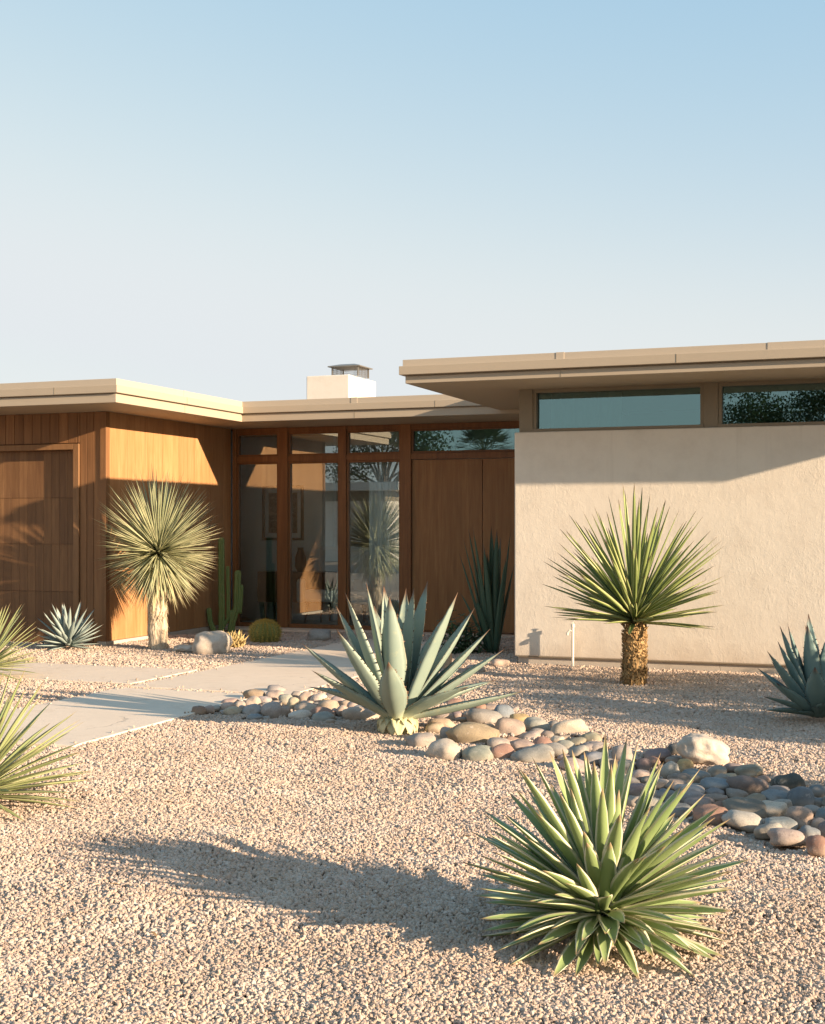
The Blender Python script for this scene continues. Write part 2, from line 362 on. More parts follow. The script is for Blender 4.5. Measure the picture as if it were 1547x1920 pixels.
for (x0,x1,y0,y1) in SLABS:
    p=MB(); n=18; pts=[]
    # cast slab with slightly wavering edges
    def edge(ax,ay,bx,by): return [(ax+(bx-ax)*i/n+.008*mnoise.noise(Vector((ax+i*.9,ay,1))), ay+(by-ay)*i/n+.008*mnoise.noise(Vector((bx,by+i*.9,5)))) for i in range(n)]
    poly=edge(x0,y0,x1,y0)+edge(x1,y0,x1,y1)+edge(x1,y1,x0,y1)+edge(x0,y1,x0,y0)
    p.prism(poly,-.06,.018)
    tag(p.build('path',M['concrete'],bevel=.006),kind='structure')
street=MB(); street.box(-120,120,-9.5,-3.5,-.05,.012)
tag(street.build('road',m_concrete('asphalt',(.09,.088,.085),.5)),kind='structure')

# gravel: chips scattered over every open patch of the yard
def gravel():
    P=[];Z=[]
    BED=np.array([(q.location.x,q.location.y) for q in C.objects if q.name.startswith('river_stone')])
    nb_=np.array([(np.hypot(*(BED-q).T)<.33).sum() for q in BED]); BED=BED[nb_>=5]
    bands=[(2.6,4.6,16500,.0069),(4.6,7,12000,.0076),(7,10,7500,.0091),(10,13,4200,.0116),(13,17.5,2900,.0132)]
    H0=.318*1.3
    for d0,d1,den,size,k0,k1 in [(*q,-H0,H0) for q in bands]+[(a,b_,den*.42,size*1.4,-H0-.25,-H0) for a,b_,den,size in bands]+[(a,b_,den*.42,size*1.4,H0,H0+.45) for a,b_,den,size in bands]:
        n=int(den*(k1-k0)*.5*(d1*d1-d0*d0))
        d=np.sqrt(rng.uniform(d0*d0,d1*d1,n)); k=rng.uniform(k0,k1,n)
        x=d*k*ct-d*st; y=d*k*st+d*ct
        ok=np.ones(n,bool)
        for (x0,x1,y0,y1) in SLABS: ok&=~((x>x0-.004)&(x<x1+.004)&(y>y0-.004)&(y<y1+.004))
        ok&=~((x>UR-.01)&(y>VR-.01)); ok&=~((x<UL+.06)&(y>VL-.06)); ok&=y<16.1
        for bx,by in BED: ok&=~((x-bx)**2+(y-by)**2<.105**2)
        x=x[ok];y=y[ok]
        P+= [(a,b,gz(a,b)+.001) for a,b in zip(x,y)]
        Z+= list(size*np.clip(rng.lognormal(0,.36,len(x)),.45,1.75))
    # a few chips kicked on to the slabs along their edges
    for (x0,x1,y0,y1) in SLABS:
        for _ in range(70):
            e=random.choice('lrfb'); q=abs(random.gauss(0,.05))
            a,b={'l':(x0+q,random.uniform(y0,y1)),'r':(x1-q,random.uniform(y0,y1)),'f':(random.uniform(x0,x1),y0+q),'b':(random.uniform(x0,x1),y1-q)}[e]
            P.append((a,b,.022)); Z.append(.010*random.uniform(.6,1.2))
    me=bpy.data.meshes.new('gravel'); me.from_pydata(P,[],[])
    me.attributes.new('size','FLOAT','POINT').data.foreach_set('value',np.array(Z,dtype=np.float32))
    o=bpy.data.objects.new('gravel',me); C.objects.link(o)
    tag(o,'crushed beige and pinkish gravel covering the front yard','gravel',kind='stuff')
    ng=bpy.data.node_groups.new('gravel','GeometryNodeTree')
    ng.interface.new_socket('Geometry',in_out='INPUT',socket_type='NodeSocketGeometry'); ng.interface.new_socket('Geometry',in_out='OUTPUT',socket_type='NodeSocketGeometry')
    N=ng.nodes; L=ng.links
    gi=N.new('NodeGroupInput'); go=N.new('NodeGroupOutput')
    g2i=N.new('GeometryNodeGeometryToInstance')
    for i in range(7):
        ico=N.new('GeometryNodeMeshIcoSphere'); ico.inputs['Radius'].default_value=1; ico.inputs['Subdivisions'].default_value=2
        sp=N.new('GeometryNodeSetPosition'); no=N.new('ShaderNodeTexNoise'); no.noise_dimensions='4D'
        no.inputs['W'].default_value=i*7.3+1; no.inputs['Scale'].default_value=.75; no.inputs['Detail'].default_value=1.5
        sub=N.new('ShaderNodeVectorMath'); sub.operation='SUBTRACT'; sub.inputs[1].default_value=(.5,.5,.5)
        mul=N.new('ShaderNodeVectorMath'); mul.operation='MULTIPLY'; mul.inputs[1].default_value=(2.0,2.0,2.0)
        L.new(no.outputs['Color'],sub.inputs[0]); L.new(sub.outputs[0],mul.inputs[0]); L.new(mul.outputs[0],sp.inputs['Offset'])
        L.new(ico.outputs['Mesh'],sp.inputs['Geometry'])
        tf=N.new('GeometryNodeTransform'); tf.inputs['Scale'].default_value=[(1,.8,.6),(1.1,.75,.7),(.9,.9,.65),(1.25,.65,.55),(1,.7,.75),(1.1,.85,.5),(.8,.75,.8)][i]
        L.new(sp.outputs[0],tf.inputs['Geometry'])
        sm=N.new('GeometryNodeSetMaterial'); sm.inputs['Material'].default_value=M['gravel']; L.new(tf.outputs[0],sm.inputs[0])
        L.new(sm.outputs[0],g2i.inputs[0])
    ip=N.new('GeometryNodeInstanceOnPoints'); ip.inputs['Pick Instance'].default_value=True
    rv=N.new('FunctionNodeRandomValue'); rv.data_type='FLOAT_VECTOR'; rv.inputs['Max'].default_value=(6.283,6.283,6.283)
    na=N.new('GeometryNodeInputNamedAttribute'); na.data_type='FLOAT'; na.inputs['Name'].default_value='size'
    L.new(gi.outputs[0],ip.inputs['Points']); L.new(g2i.outputs[0],ip.inputs['Instance'])
    L.new(rv.outputs[0],ip.inputs['Rotation']); L.new(na.outputs[0],ip.inputs['Scale']); L.new(ip.outputs[0],go.inputs[0])
    md=o.modifiers.new('scatter','NODES'); md.node_group=ng
    me.materials.append(M['gravel'])

# ------------------------------------------------------------------ the house
house=empty('house',(-3.5,16,0),'low flat-roofed desert house with honey wood garage wing, glazed entry and beige stucco wing','house')
def offset(poly,d):   # axis-aligned counter-clockwise outline pushed outwards by d
    n=len(poly); out=[]
    for i in range(n):
        (ax,ay),(bx,by),(cx,cy)=poly[i-1],poly[i],poly[(i+1)%n]
        def nrm(px,py,qx,qy):
            l=math.hypot(qx-px,qy-py); return ((qy-py)/l,-(qx-px)/l)
        n1=nrm(ax,ay,bx,by); n2=nrm(bx,by,cx,cy)
        out.append((bx+d*(n1[0]+n2[0]),by+d*(n1[1]+n2[1])))
    return out
def roof(poly,z0,zt,h,outs,joints=()):
    """h = heights of lower fascia / upper fascia / metal edge"""
    r=MB(); r.prism(offset(poly,-.02),z0+.006,zt-.01); ro=r.build('roof',M['fascia'],house)
    a=MB(); a.prism(offset(poly,outs[0]),z0,z0+h[0]-.012); a.build('fascia',M['fascia'],ro,bevel=.004)
    gp=MB(); gp.prism(offset(poly,outs[0]-.03),z0+h[0]-.012,z0+h[0]); gp.build('shadow_gap',M['taupe'],ro)
    b=MB(); b.prism(offset(poly,outs[1]),z0+h[0],z0+h[0]+h[1]); b.build('fascia',M['fascia'],ro,bevel=.004)
    c=MB(); c.prism(offset(poly,outs[2]),z0+h[0]+h[1],zt)
    for (x,y,w2,ax) in joints:      # lapped joints of the metal edge
        if ax=='x': c.box(x,x+w2,y-outs[2]-.004,y-outs[2]+.02,z0+h[0]+h[1]-.002,zt+.003)
        else: c.box(x+outs[2]-.02,x+outs[2]+.004,y,y+w2,z0+h[0]+h[1]-.002,zt+.003)
    c.build('roof_edge',M['cap'],ro,bevel=.002)
    for (x,y,w2,ax) in joints:
        q=x+w2*.5
        for zz0,zz1,oo in ((z0,z0+h[0]-.012,outs[0]),(z0+h[0],z0+h[0]+h[1],outs[1])):
            k=MB()
            if ax=='x': k.box(q,q+.004,y-oo-.0025,y-oo+.01,zz0+.003,zz1-.003)
            else: k.box(x+oo-.01,x+oo+.0025,y+w2*.5,y+w2*.5+.004,zz0+.003,zz1-.003)
            k.build('board_joint',M['taupe'],ro); q+=1.1
    return ro
low=[(-20.5,12.461),(-8.164,12.461),(-8.164,15.409),(-3.2,15.409),(-3.2,23.2),(-20.5,23.2)]
r1=roof(low,2.802,3.066,(.107,.085),(0,.03,.012),[(-10.1,12.461,.09,'x'),(-8.164,13.9,.09,'y'),(-6.6,15.409,.09,'x')]); tag(r1,'lower L-shaped flat roof over the garage and the entry')
r2=roof([(-4.64,12.198),(2.26,12.198),(2.26,23),(-4.64,23)],2.85,3.084,(.083,.086),(0,.05,.02),[(-1.15,12.198,2.0,'x'),(-3.1,12.198,.08,'x')]); tag(r2,'higher flat roof over the stucco wing')
# soffit boards joints: thin battens under the right eave are not in the photo, the soffit stays plain
# chimney
ch=MB(); ch.box(-8.68,-7.96,18.5,19.6,2.95,3.75); cho=ch.build('chimney',M['chimney'],house,bevel=.015)
cc=(-8.12,18.93); cap=MB()
cap.add([(cc[0]-.27,cc[1]-.27,3.895),(cc[0]+.27,cc[1]-.27,3.895),(cc[0]+.27,cc[1]+.27,3.895),(cc[0]-.27,cc[1]+.27,3.895),(cc[0]-.27,cc[1]-.27,3.91),(cc[0]+.27,cc[1]-.27,3.91),(cc[0]+.27,cc[1]+.27,3.91),(cc[0]-.27,cc[1]+.27,3.91),
  (cc[0]-.12,cc[1]-.12,3.95),(cc[0]+.12,cc[1]-.12,3.95),(cc[0]+.12,cc[1]+.12,3.95),(cc[0]-.12,cc[1]+.12,3.95)],
  [(3,2,1,0),(0,1,5,4),(1,2,6,5),(2,3,7,6),(3,0,4,7),(4,5,9,8),(5,6,10,9),(6,7,11,10),(7,4,8,11),(8,9,10,11)])
for sx in (-1,1):
    for sy in (-1,1): cap.box(cc[0]+sx*.215-.01,cc[0]+sx*.215+.01,cc[1]+sy*.215-.01,cc[1]+sy*.215+.01,3.75,3.9)
for i in range(-10,11):
    for s in (-1,1):
        cap.box(cc[0]+i*.02-.0015,cc[0]+i*.02+.0015,cc[1]+s*.21-.0015,cc[1]+s*.21+.0015,3.75,3.9)
        cap.box(cc[0]+s*.21-.0015,cc[0]+s*.21+.0015,cc[1]+i*.02-.0015,cc[1]+i*.02+.0015,3.75,3.9)
for z in (3.76,3.79,3.82,3.85,3.88):
    for s in (-1,1):
        cap.box(cc[0]-.21,cc[0]+.21,cc[1]+s*.213-.0015,cc[1]+s*.213+.0015,z,z+.003); cap.box(cc[0]+s*.213-.0015,cc[0]+s*.213+.0015,cc[1]-.21,cc[1]+.21,z,z+.003)
cap.build('chimney_cap',M['steel'],cho)

# stucco wing
w=MB(); w.box(UR,1.4,VR,VR+.22,.09,2.404); w.box(1.2,1.4,VR+.22,22.6,.09,2.404); w.box(UR,UR+.2,VR+.22,22.6,.09,2.404)
sw=w.build('stucco_wall',M['stucco'],house,bevel=.012)
p=MB(); p.box(UR+.035,1.37,VR+.03,VR+.2,-.05,.088); p.box(UR+.035,UR+.2,VR+.2,22.5,-.05,.088); p.build('plinth',M['plinth'],sw)
sc=MB(); sc.box(UR+.03,1.38,VR+.004,VR+.1,.083,.091); sc.build('weep_screed',M['taupe'],sw)
# clerestory strip
y0=VR+.05
for x0,x1 in ((-3.745,-3.60),(-1.855,-1.715),(.03,.17),(1.25,1.39)):
    cl=MB(); cl.box(x0,x1,y0,y0+.14,2.404,2.85); cl.build('post',M['taupe'],house,bevel=.004)
for x0,x1 in ((-3.60,-1.855),(-1.715,.03),(.17,1.25)):
    fm=MB(); ya=y0+.012; yb=y0+.11
    fm.box(x0,x1,ya-.03,yb,2.404,2.438); fm.box(x0,x1,ya,yb,2.812,2.85); fm.box(x0,x0+.035,ya,yb,2.438,2.812); fm.box(x1-.035,x1,ya,yb,2.438,2.812)
    wo=fm.build('window',M['taupe'],house,bevel=.003); 
    gp=MB(); gp.box(x0+.03,x1-.03,y0+.075,y0+.083,2.434,2.816); gp.build('pane',M['glass2'],wo)
# side of the clerestory (faces the entry court) and rear of the wing
for x0,x1 in ((-3.745,-3.65),(1.25,1.35)):
    cs=MB(); cs.box(x0,x1,y0+.14,22.6,2.404,2.85); cs.build('upper_wall',M['taupe'],house)
bw=MB(); bw.box(-20.2,1.4,22.6,22.8,-.05,2.4); bw.box(-20.2,-8.2,22.6,22.8,2.4,2.8); bw.box(-3.5,1.4,22.6,22.8,2.4,2.85); bw.box(-20.2,-20,VL,22.6,-.05,2.8)
# unseen opening in the back wall, added to let daylight into the living room
bw=MB(); bw.box(-20.2,-8.2,22.6,22.8,-.05,2.8); bw.box(-8.2,-4.0,22.6,22.8,2.5,2.8); bw.box(-4.0,1.4,22.6,22.8,-.05,2.8); bw.box(-20.2,-20,VL,22.6,-.05,2.8)
bw.build('rear_wall',M['stucco'],house)
cu=MB(); n=64; vs=[]
for i in range(n+1):
    f=i/n; xx=-3.50+.75*f; yy=VR+.42+.035*math.sin(f*34)+.012*math.sin(f*71)
    vs+= [(xx,yy,2.42),(xx,yy,2.83),(xx,yy+.004,2.83),(xx,yy+.004,2.42)]
cu.add(vs,[(4*i+a,4*i+4+a,4*i+4+(a+1)%4,4*i+(a+1)%4) for i in range(n) for a in range(4)])
tag(cu.build('curtain',M['white'],None,smooth=True),'pale folded curtain behind the left clerestory pane','curtain')
cu=MB(); vs=[]; n=40  # added folded sheet, imitates a pale reflection in the entry pane
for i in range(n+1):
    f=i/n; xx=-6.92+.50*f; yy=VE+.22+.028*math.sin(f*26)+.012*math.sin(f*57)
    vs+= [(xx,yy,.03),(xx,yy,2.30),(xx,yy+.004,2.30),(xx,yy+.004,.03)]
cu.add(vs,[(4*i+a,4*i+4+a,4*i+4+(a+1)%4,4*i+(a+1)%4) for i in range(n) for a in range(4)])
tag(cu.build('curtain',M['white'],None,smooth=True),'tall pale sheet added to stand in for a reflection in the pane next to the entry doors','curtain')
iw=MB(); iw.box(-3.55,1.2,16.2,16.3,0,2.84); iw.build('interior_wall',M['white'],house)

# garage wing: vertical boards, side wall, garage door
GX=-9.385
def boards(x0,x1,y0,y1,z0,z1,wd,mbx,axis='x',gap=.003):
    x=x0
    while x<x1-.01:
        e=min(x+wd,x1)
        if x1-e<.03: e=x1
        t=random.random()
        gpp=gap
        if axis=='x': mbx.box(x+gpp,e-gpp,y0,y1,z0,z1,t=t)
        else: mbx.box(y0,y1,x+gpp,e-gpp,z0,z1,t=t)
        x=e
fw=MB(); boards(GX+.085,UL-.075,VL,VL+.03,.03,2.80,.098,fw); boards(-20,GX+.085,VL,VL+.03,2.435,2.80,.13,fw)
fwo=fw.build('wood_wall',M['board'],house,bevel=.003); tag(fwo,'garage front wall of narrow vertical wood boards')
bk=MB(); bk.box(GX+.08,UL-.07,VL+.03,VL+.16,.0,2.80,t=.2); bk.box(-20,GX+.08,VL+.03,VL+.10,2.43,2.80,t=.2); bk.build('backing',M['garage'],fwo)
cp=MB(); cp.box(UL-.072,UL+.012,VL-.02,VL+.06,.03,2.80,t=.35); cp.build('corner_board',M['board'],house,bevel=.004)
tr=MB(); tr.box(GX,GX+.08,VL-.02,VL+.14,.0,2.425,t=.5); tr.box(-20,GX-.001,VL-.02,VL+.14,2.355,2.425,t=.6)
tro=tr.build('door_frame',M['trim'],house,bevel=.004)
gd=MB(); rows=[.0,.63,1.21,1.775,2.353]
for a,b in zip(rows,rows[1:]):
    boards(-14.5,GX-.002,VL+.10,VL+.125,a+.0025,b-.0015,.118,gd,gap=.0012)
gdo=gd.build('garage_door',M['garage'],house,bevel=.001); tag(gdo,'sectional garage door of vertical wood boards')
gb=MB(); gb.box(-14.5,GX-.001,VL+.126,VL+.15,0,2.36,t=.1); gb.box(-20,-14.5,VL+.05,VL+.15,0,2.36,t=.3); gb.build('backing',M['garage'],gdo)
# side wall
sd=MB(); boards(VL+.06,VE-.03,UL-.06,UL,.055,2.80,.405,sd,'y',gap=.0015)
# seams of the plywood are nearly closed
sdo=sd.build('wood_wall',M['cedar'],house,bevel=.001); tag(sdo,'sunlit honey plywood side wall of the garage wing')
sb=MB(); sb.box(UL-.14,UL-.061,VL+.06,VE+.05,0,2.80); sb.build('backing',M['garage'],sdo)
sp=MB(); sp.box(UL-.10,UL+.03,VL-.04,VE-.06,-.06,.05); sp.box(-9.36,UL-.101,VL-.04,VL+.03,-.06,.026); sp.build('plinth',M['plinth'],sdo,bevel=.006)

# entry: ledge, glazing, doors
ld=MB(); ld.box(UL+.035,UR+.0,16.2,16.75,-.06,.012); ld.build('ledge',M['concrete'],house,bevel=.005)
ys0=VE-.05; ys1=VE+.07
for a,b in ((-8.90,-8.84),(-8.185,-8.035),(-7.255,-7.15),(-6.355,-6.205)):
    ps=MB(); ps.box(a,b,ys0,ys1,.013,2.80,t=random.random()); ps.build('post',M['frame'],house,bevel=.004)
ps=MB(); ps.box(-8.84,-4.0,VE-.035,VE+.055,2.735,2.80,t=.4); ps.build('header_beam',M['frame'],house,bevel=.004)
for a,b in ((-8.84,-8.185),(-8.035,-7.255),(-7.15,-6.355),(-6.205,-4.0)):
    rl=MB(); rl.box(a,b,ys0+.008,ys1,2.325,2.405,t=random.random()); rl.build('rail',M['frame'],house,bevel=.004)
for a,b in ((-8.84,-8.185),(-8.035,-7.255),(-7.15,-6.355)):
    for z0,z1 in ((.013,2.325),(2.405,2.735)):
        s=.028; fm=MB(); ya,yb=VE-.025,VE+.045
        bt=.055 if z0<1 else s
        fm.box(a,b,ya,yb,z0,z0+bt,t=.3); fm.box(a,b,ya,yb,z1-s,z1,t=.3); fm.box(a,a+s,ya,yb,z0+bt,z1-s,t=.5); fm.box(b-s,b,ya,yb,z0+bt,z1-s,t=.4)
        wo=fm.build('window',M['frame'],house,bevel=.002)
        gp=MB(); gp.box(a+s-.005,b-s+.005,VE+.006,VE+.014,z0+bt-.005,z1-s+.005); gp.build('pane',M['glass'],wo)
fm=MB(); a,b=-6.205,-4.0; s=.03; fm.box(a,b,VE-.025,VE+.045,2.405,2.405+s); fm.box(a,b,VE-.025,VE+.045,2.735-s,2.735); fm.box(a,a+s,VE-.025,VE+.045,2.435,2.705)
wo=fm.build('window',M['frame'],house,bevel=.002); gp=MB(); gp.box(a+s-.005,b,VE+.006,VE+.014,2.43,2.71); gp.build('pane',M['glass2'],wo)
for a,b in ((-6.200,-5.215),(-5.205,-4.0)):
    d=MB(); x=a
    d.box(a,b,VE-.005,VE+.04,.03,2.318,t=.5)
    do=d.build('door',M['door'],house,bevel=.004)
th_=MB(); th_.box(-6.205,-4.0,VE-.06,VE+.06,.013,.028); th_.build('threshold',M['frame'],house)

# interior behind the glass
fl=MB(); fl.box(-12,-3.9,16.75,22.5,-.05,.012); fl.build('floor',M['floor'],house)
it=MB(); it.box(-11.2,-8.0,18.0,18.12,.013,2.79); it.box(-11.3,-11.2,16.6,18.0,.013,2.79); it.box(-12.2,-8.95,16.64,16.7,.013,2.79); it.build('interior_wall',m_flat('blue_grey_plaster',(.72,.82,.86),.9),house)
cg=MB(); cg.box(-12.3,-3.9,16.7,22.5,2.795,2.800); cg.build('ceiling',M['ceiling'],house)

# furniture seen through the glass
def thing_mesh(name,mb,mat,label,cat,**k): 
    return tag(mb.build(name,mat,**k),label,cat)
q0=on_front(493,911,17.98); q1=on_front(569,1013,17.98)
pic=empty('picture',(q0.x,17.99,(q0.z+q1.z)/2),'dark framed abstract print hanging on the white wall behind the glass','picture')
f_=MB(); x0,x1,z0,z1=q0.x,q1.x,q1.z,q0.z
for a in ((x0,x1,z0,z0+.035),(x0,x1,z1-.035,z1),(x0,x0+.035,z0+.035,z1-.035),(x1-.035,x1,z0+.035,z1-.035)): f_.box(a[0],a[1],17.955,17.995,a[2],a[3])
f_.build('picture_frame',M['black'],pic)
ga=NT('abstract_print'); nn=ga.noise(6,5,.7,dist=2.0); 
mat_art=ga.done(ga.ramp(nn,[(.38,(.03,.035,.03)),(.47,(.16,.16,.13)),(.52,(.03,.035,.03)),(.6,(.2,.19,.16))]),.7)
a_=MB(); a_.box(x0+.1,x1-.1,17.972,17.978,z0+.11,z1-.11); a_.build('print',mat_art,pic)
mt=MB(); mt.box(x0+.035,x1-.035,17.98,17.99,z0+.035,z1-.035); mt.build('mount',M['white'],pic)
s0=on_front(482,1072,17.52); s1=on_front(610,1130,17.52)
sbd=empty('sideboard',((s0.x+s1.x)/2,17.72,.012),'low dark walnut sideboard standing under the framed picture','sideboard')
b_=MB(); zt=max(s0.z,.7); b_.box(s0.x,s1.x,17.52,17.97,.3,zt); b_.build('cabinet',M['walnut'],sbd,bevel=.006)
for i in range(3):
    d_=MB(); w_=(s1.x-s0.x)/3; d_.box(s0.x+i*w_+.012,s0.x+(i+1)*w_-.008,17.505,17.519,.33,zt-.03); d_.build('door',M['walnut'],sbd)
for xx in (s0.x+.1,s1.x-.1):
    for yy in (17.59,17.9):
        l_=MB(); l_.tube([(xx,yy,.012),(xx,yy,.3)],[.014,.022],8); l_.build('leg',M['black'],sbd)
vs_=MB(); vp=(s0.x+.62,17.72); vs_.tube([(vp[0],vp[1],zt),(vp[0],vp[1],zt+.08),(vp[0],vp[1],zt+.22),(vp[0],vp[1],zt+.34),(vp[0],vp[1],zt+.36)],[.05,.085,.08,.04,.05],16)
thing_mesh('vase',vs_,M['black'],'small black vase standing on the walnut sideboard','vase',smooth=True,loc=(vp[0],vp[1],zt))
# armchair + table in the glazed hall
for cx,cy,lab_ in ((-7.86,17.75,'pale armchair inside behind the second tall pane of the entry'),(-7.05,17.5,'pale armchair inside behind the third tall pane of the entry')):
  chair=empty('armchair',(cx,cy,.012),lab_,'armchair','armchairs in the hall')
  def pillow(x0,x1,y0,y1,z0,z1,name):
      a=MB(); a.box(x0,x1,y0,y1,z0,z1); o=a.build(name,M['white'],chair,bevel=.05)
  pillow(cx-.36,cx+.36,cy-.36,cy+.3,.32,.5,'seat'); pillow(cx-.36,cx+.36,cy+.18,cy+.36,.505,1.12,'backrest')
  for s in (-1,1):
      pillow(cx+s*.42-.055,cx+s*.42+.055,cy-.36,cy+.3,.3,.66,'armrest')
      for t in (-1,1):
          l_=MB(); l_.tube([(cx+s*.36,cy+t*.27,.012),(cx+s*.33,cy+t*.25,.32)],[.014,.022],8); l_.build('leg',M['walnut'],chair)

# ------------------------------------------------------------------ plants
PROF={'agave':[(0,.72),(.1,.66),(.3,.9),(.48,1),(.68,.82),(.85,.45),(.95,.15),(1,.015)],
      'sword':[(0,.85),(.1,.62),(.3,.85),(.5,1),(.72,.8),(.9,.36),(1,.02)],
      'needle':[(0,1),(.1,.75),(.4,1),(.65,.9),(.88,.5),(1,.03)],
      'tall':[(0,.8),(.25,1),(.55,.9),(.8,.55),(.94,.2),(1,.02)]}
def prof(name,t):
    P=PROF[name]
    for (a,b),(c,d) in zip(P,P[1:]):
        if t<=c: 
            k=(t-a)/(c-a); k=k*k*(3-2*k)*.5+k*.5
            return b+(d-b)*k
    return P[-1][1]
def leaf(mb,P0,P1,P2,w,kind='agave',chan=.22,thick=.1,nseg=14,nac=7,teeth=0,twist=0,out=None,tone=None):
    P0,P1,P2=Vector(P0),Vector(P1),Vector(P2)
    o=Vector(out) if out is not None else Vector((P2.x-P0.x,P2.y-P0.y,0))
    if o.length<1e-3: o=Vector((1,0,0))
    o.z=0; o.normalize(); side=Vector((-o.y,o.x,0))
    tone=random.random() if tone is None else tone
    vs=[];al=[];ac=[];rings=[]; edges=[]
    for i in range(nseg+1):
        t=i/nseg; c=P0*(1-t)**2+P1*(2*t*(1-t))+P2*t*t
        T=((P1-P0)*(1-t)+(P2-P1)*t).normalized()
        sd_=(side-T*side.dot(T)).normalized(); N=sd_.cross(T)
        ref=Vector((0,0,1))*max(.05,math.hypot(T.x,T.y))-o*T.z
        if N.dot(ref)<0: N=-N
        if twist: 
            q=Matrix.Rotation(twist*t,3,T); sd_=q@sd_; N=q@N
        hw=.5*w*prof(kind,t); top=[];bot=[]
        cw=chan*(1.15-.5*t)
        for j in range(nac):
            x=-1+2*j/(nac-1)
            top.append(c+sd_*(x*hw)+N*(cw*2*hw*(x*x)))
        for j in range(1,nac-1):
            x=-1+2*j/(nac-1)
            bot.append(c+sd_*(x*hw)+N*(cw*2*hw*(x*x)-thick*2*hw*(1-x*x)))
        rings.append((len(vs),nac)); vs+=top+bot
        al+=[t]*(2*nac-2); ac+=[abs(-1+2*j/(nac-1)) for j in range(nac)]+[abs(-1+2*j/(nac-1))*.9 for j in range(1,nac-1)]
        edges.append((top[0],top[-1],sd_,T,t,hw))
    k=2*nac-2; fs=[]
    loop=list(range(nac))+list(range(k-1,nac-1,-1))
    for i in range(nseg):
        for a,b in zip(loop,loop[1:]+loop[:1]):
            fs.append((i*k+a,i*k+b,(i+1)*k+b,(i+1)*k+a))
    fs.append(tuple(nseg*k+a for a in loop)); fs.append(tuple(a for a in loop)[::-1])
    if teeth:
        for s in (0,1):
            for q in range(teeth):
                t=.12+.8*(q+random.random()*.5)/teeth; i=min(int(t*nseg),nseg-1); fr=t*nseg-i
                e0,e1=edges[i],edges[i+1]; p=e0[s].lerp(e1[s],fr); sg=(-1,1)[s]; h=w*.042*random.uniform(.4,1.6)
                n=len(vs); T=e0[3]; S_=e0[2]*sg
                vs+= [p-T*h*.8-S_*h*.3,p+T*h*.8-S_*h*.3,p+S_*h+T*h*.5,p+Vector((0,0,-h*.4))]
                fs+= [(n,n+1,n+2),(n+1,n+3,n+2),(n+3,n,n+2)]; al+=[1]*4; ac+=[1]*4
    mb.add(vs,fs,a=al,b=ac,t=tone)

def rosette_hand(root,base,ppm,px0,leaves,mat,kind,chan,thick,teeth,wref,z0=.03,foot=.04,nseg=16):
    """leaves: (tip px, tip py, towards(-)/away(+) offset in m, width m, bow) measured in the photograph"""
    for tx,ty,dp,w,bow in leaves:
        dx=(tx-px0[0])/ppm; dz=(px0[1]-ty)/ppm
        # perspective: nearer tips look lower for the same height
        tip=base+CR*dx+CF*dp; tip.z=dz+dp*( (px0[1]-HY)/F )
        k=1+dp/(F/ppm); tip=base+CR*(dx*k)+CF*dp; tip.z=max(.01,(EYE-(ty-HY)/ppm*k))
        o=Vector((tip.x-base.x,tip.y-base.y,0)); o=o.normalized() if o.length>1e-3 else CF
        P0=base+o*foot; P0.z=z0
        L=tip-P0; mid=P0+L*.45
        up=Vector((0,0,1)); perp=(up-L.normalized()*up.dot(L.normalized()))
        mid=mid+perp*bow*L.length
        mb=MB(); leaf(mb,P0,mid,tip,w*wref,kind,chan,thick,nseg,9,teeth,random.uniform(-.12,.12),out=o)
        mb.build('leaf',mat,root,smooth=True)

# the big pale agave beside the path
b=on_ground(745,1375); ag=empty('agave',b,'big pale blue-green agave with toothed leaves beside the stone bed','agave')
A=[(647,1110,-.10,.135,-.04),(629,1135,.12,.12,-.03),(686,1090,.02,.13,-.02),(719,1098,.26,.12,-.02),(730,1118,-.12,.155,-.05),
   (761,1103,.22,.12,0),(776,1102,.10,.13,-.02),(801,1089,.30,.13,-.02),(859,1110,-.10,.155,-.05),(890,1139,.12,.14,-.03),
   (919,1179,.05,.13,-.02),(946,1217,-.02,.13,-.01),(631,1179,-.28,.14,-.06),(564,1205,.12,.13,-.03),(585,1257,-.18,.14,.0),
   (577,1288,.30,.13,.1),(730,1241,-.52,.155,-.12),(882,1287,-.34,.15,.06),(988,1294,-.08,.125,-.03),
   (700,1135,.42,.11,0),(835,1150,.40,.12,0),(660,1230,.48,.12,.02),(880,1230,.5,.12,.02),(930,1275,.42,.12,.05),(745,1150,.3,.1,0)]
rosette_hand(ag,b,270,(745,1375),A,M['agave'],'agave',.24,.13,17,1.25,z0=.10,foot=.05)
cr=MB()
for i in range(13):
    a=i*2.4; o=Vector((math.cos(a),math.sin(a),0)); P0=b+o*.03; P0.z=.10; tip=b+o*(.12+.06*random.random()); tip.z=-.005
    leaf(cr,P0,b+o*.14+Vector((0,0,.13)),tip,.12,'tall',.15,.12,8,5,0,random.uniform(-.4,.4))
cr.tube([b+Vector((0,0,-.02)),b+Vector((0,0,.08)),b+Vector((0,0,.17))],[.11,.10,.05],14)
M['agfoot']=m_leaf('agave_foot',(.48,.46,.27),(.55,.50,.30),dry=(.34,.24,.12),rough=.7,trans=0); cr.build('stem',M['agfoot'],ag,smooth=True)

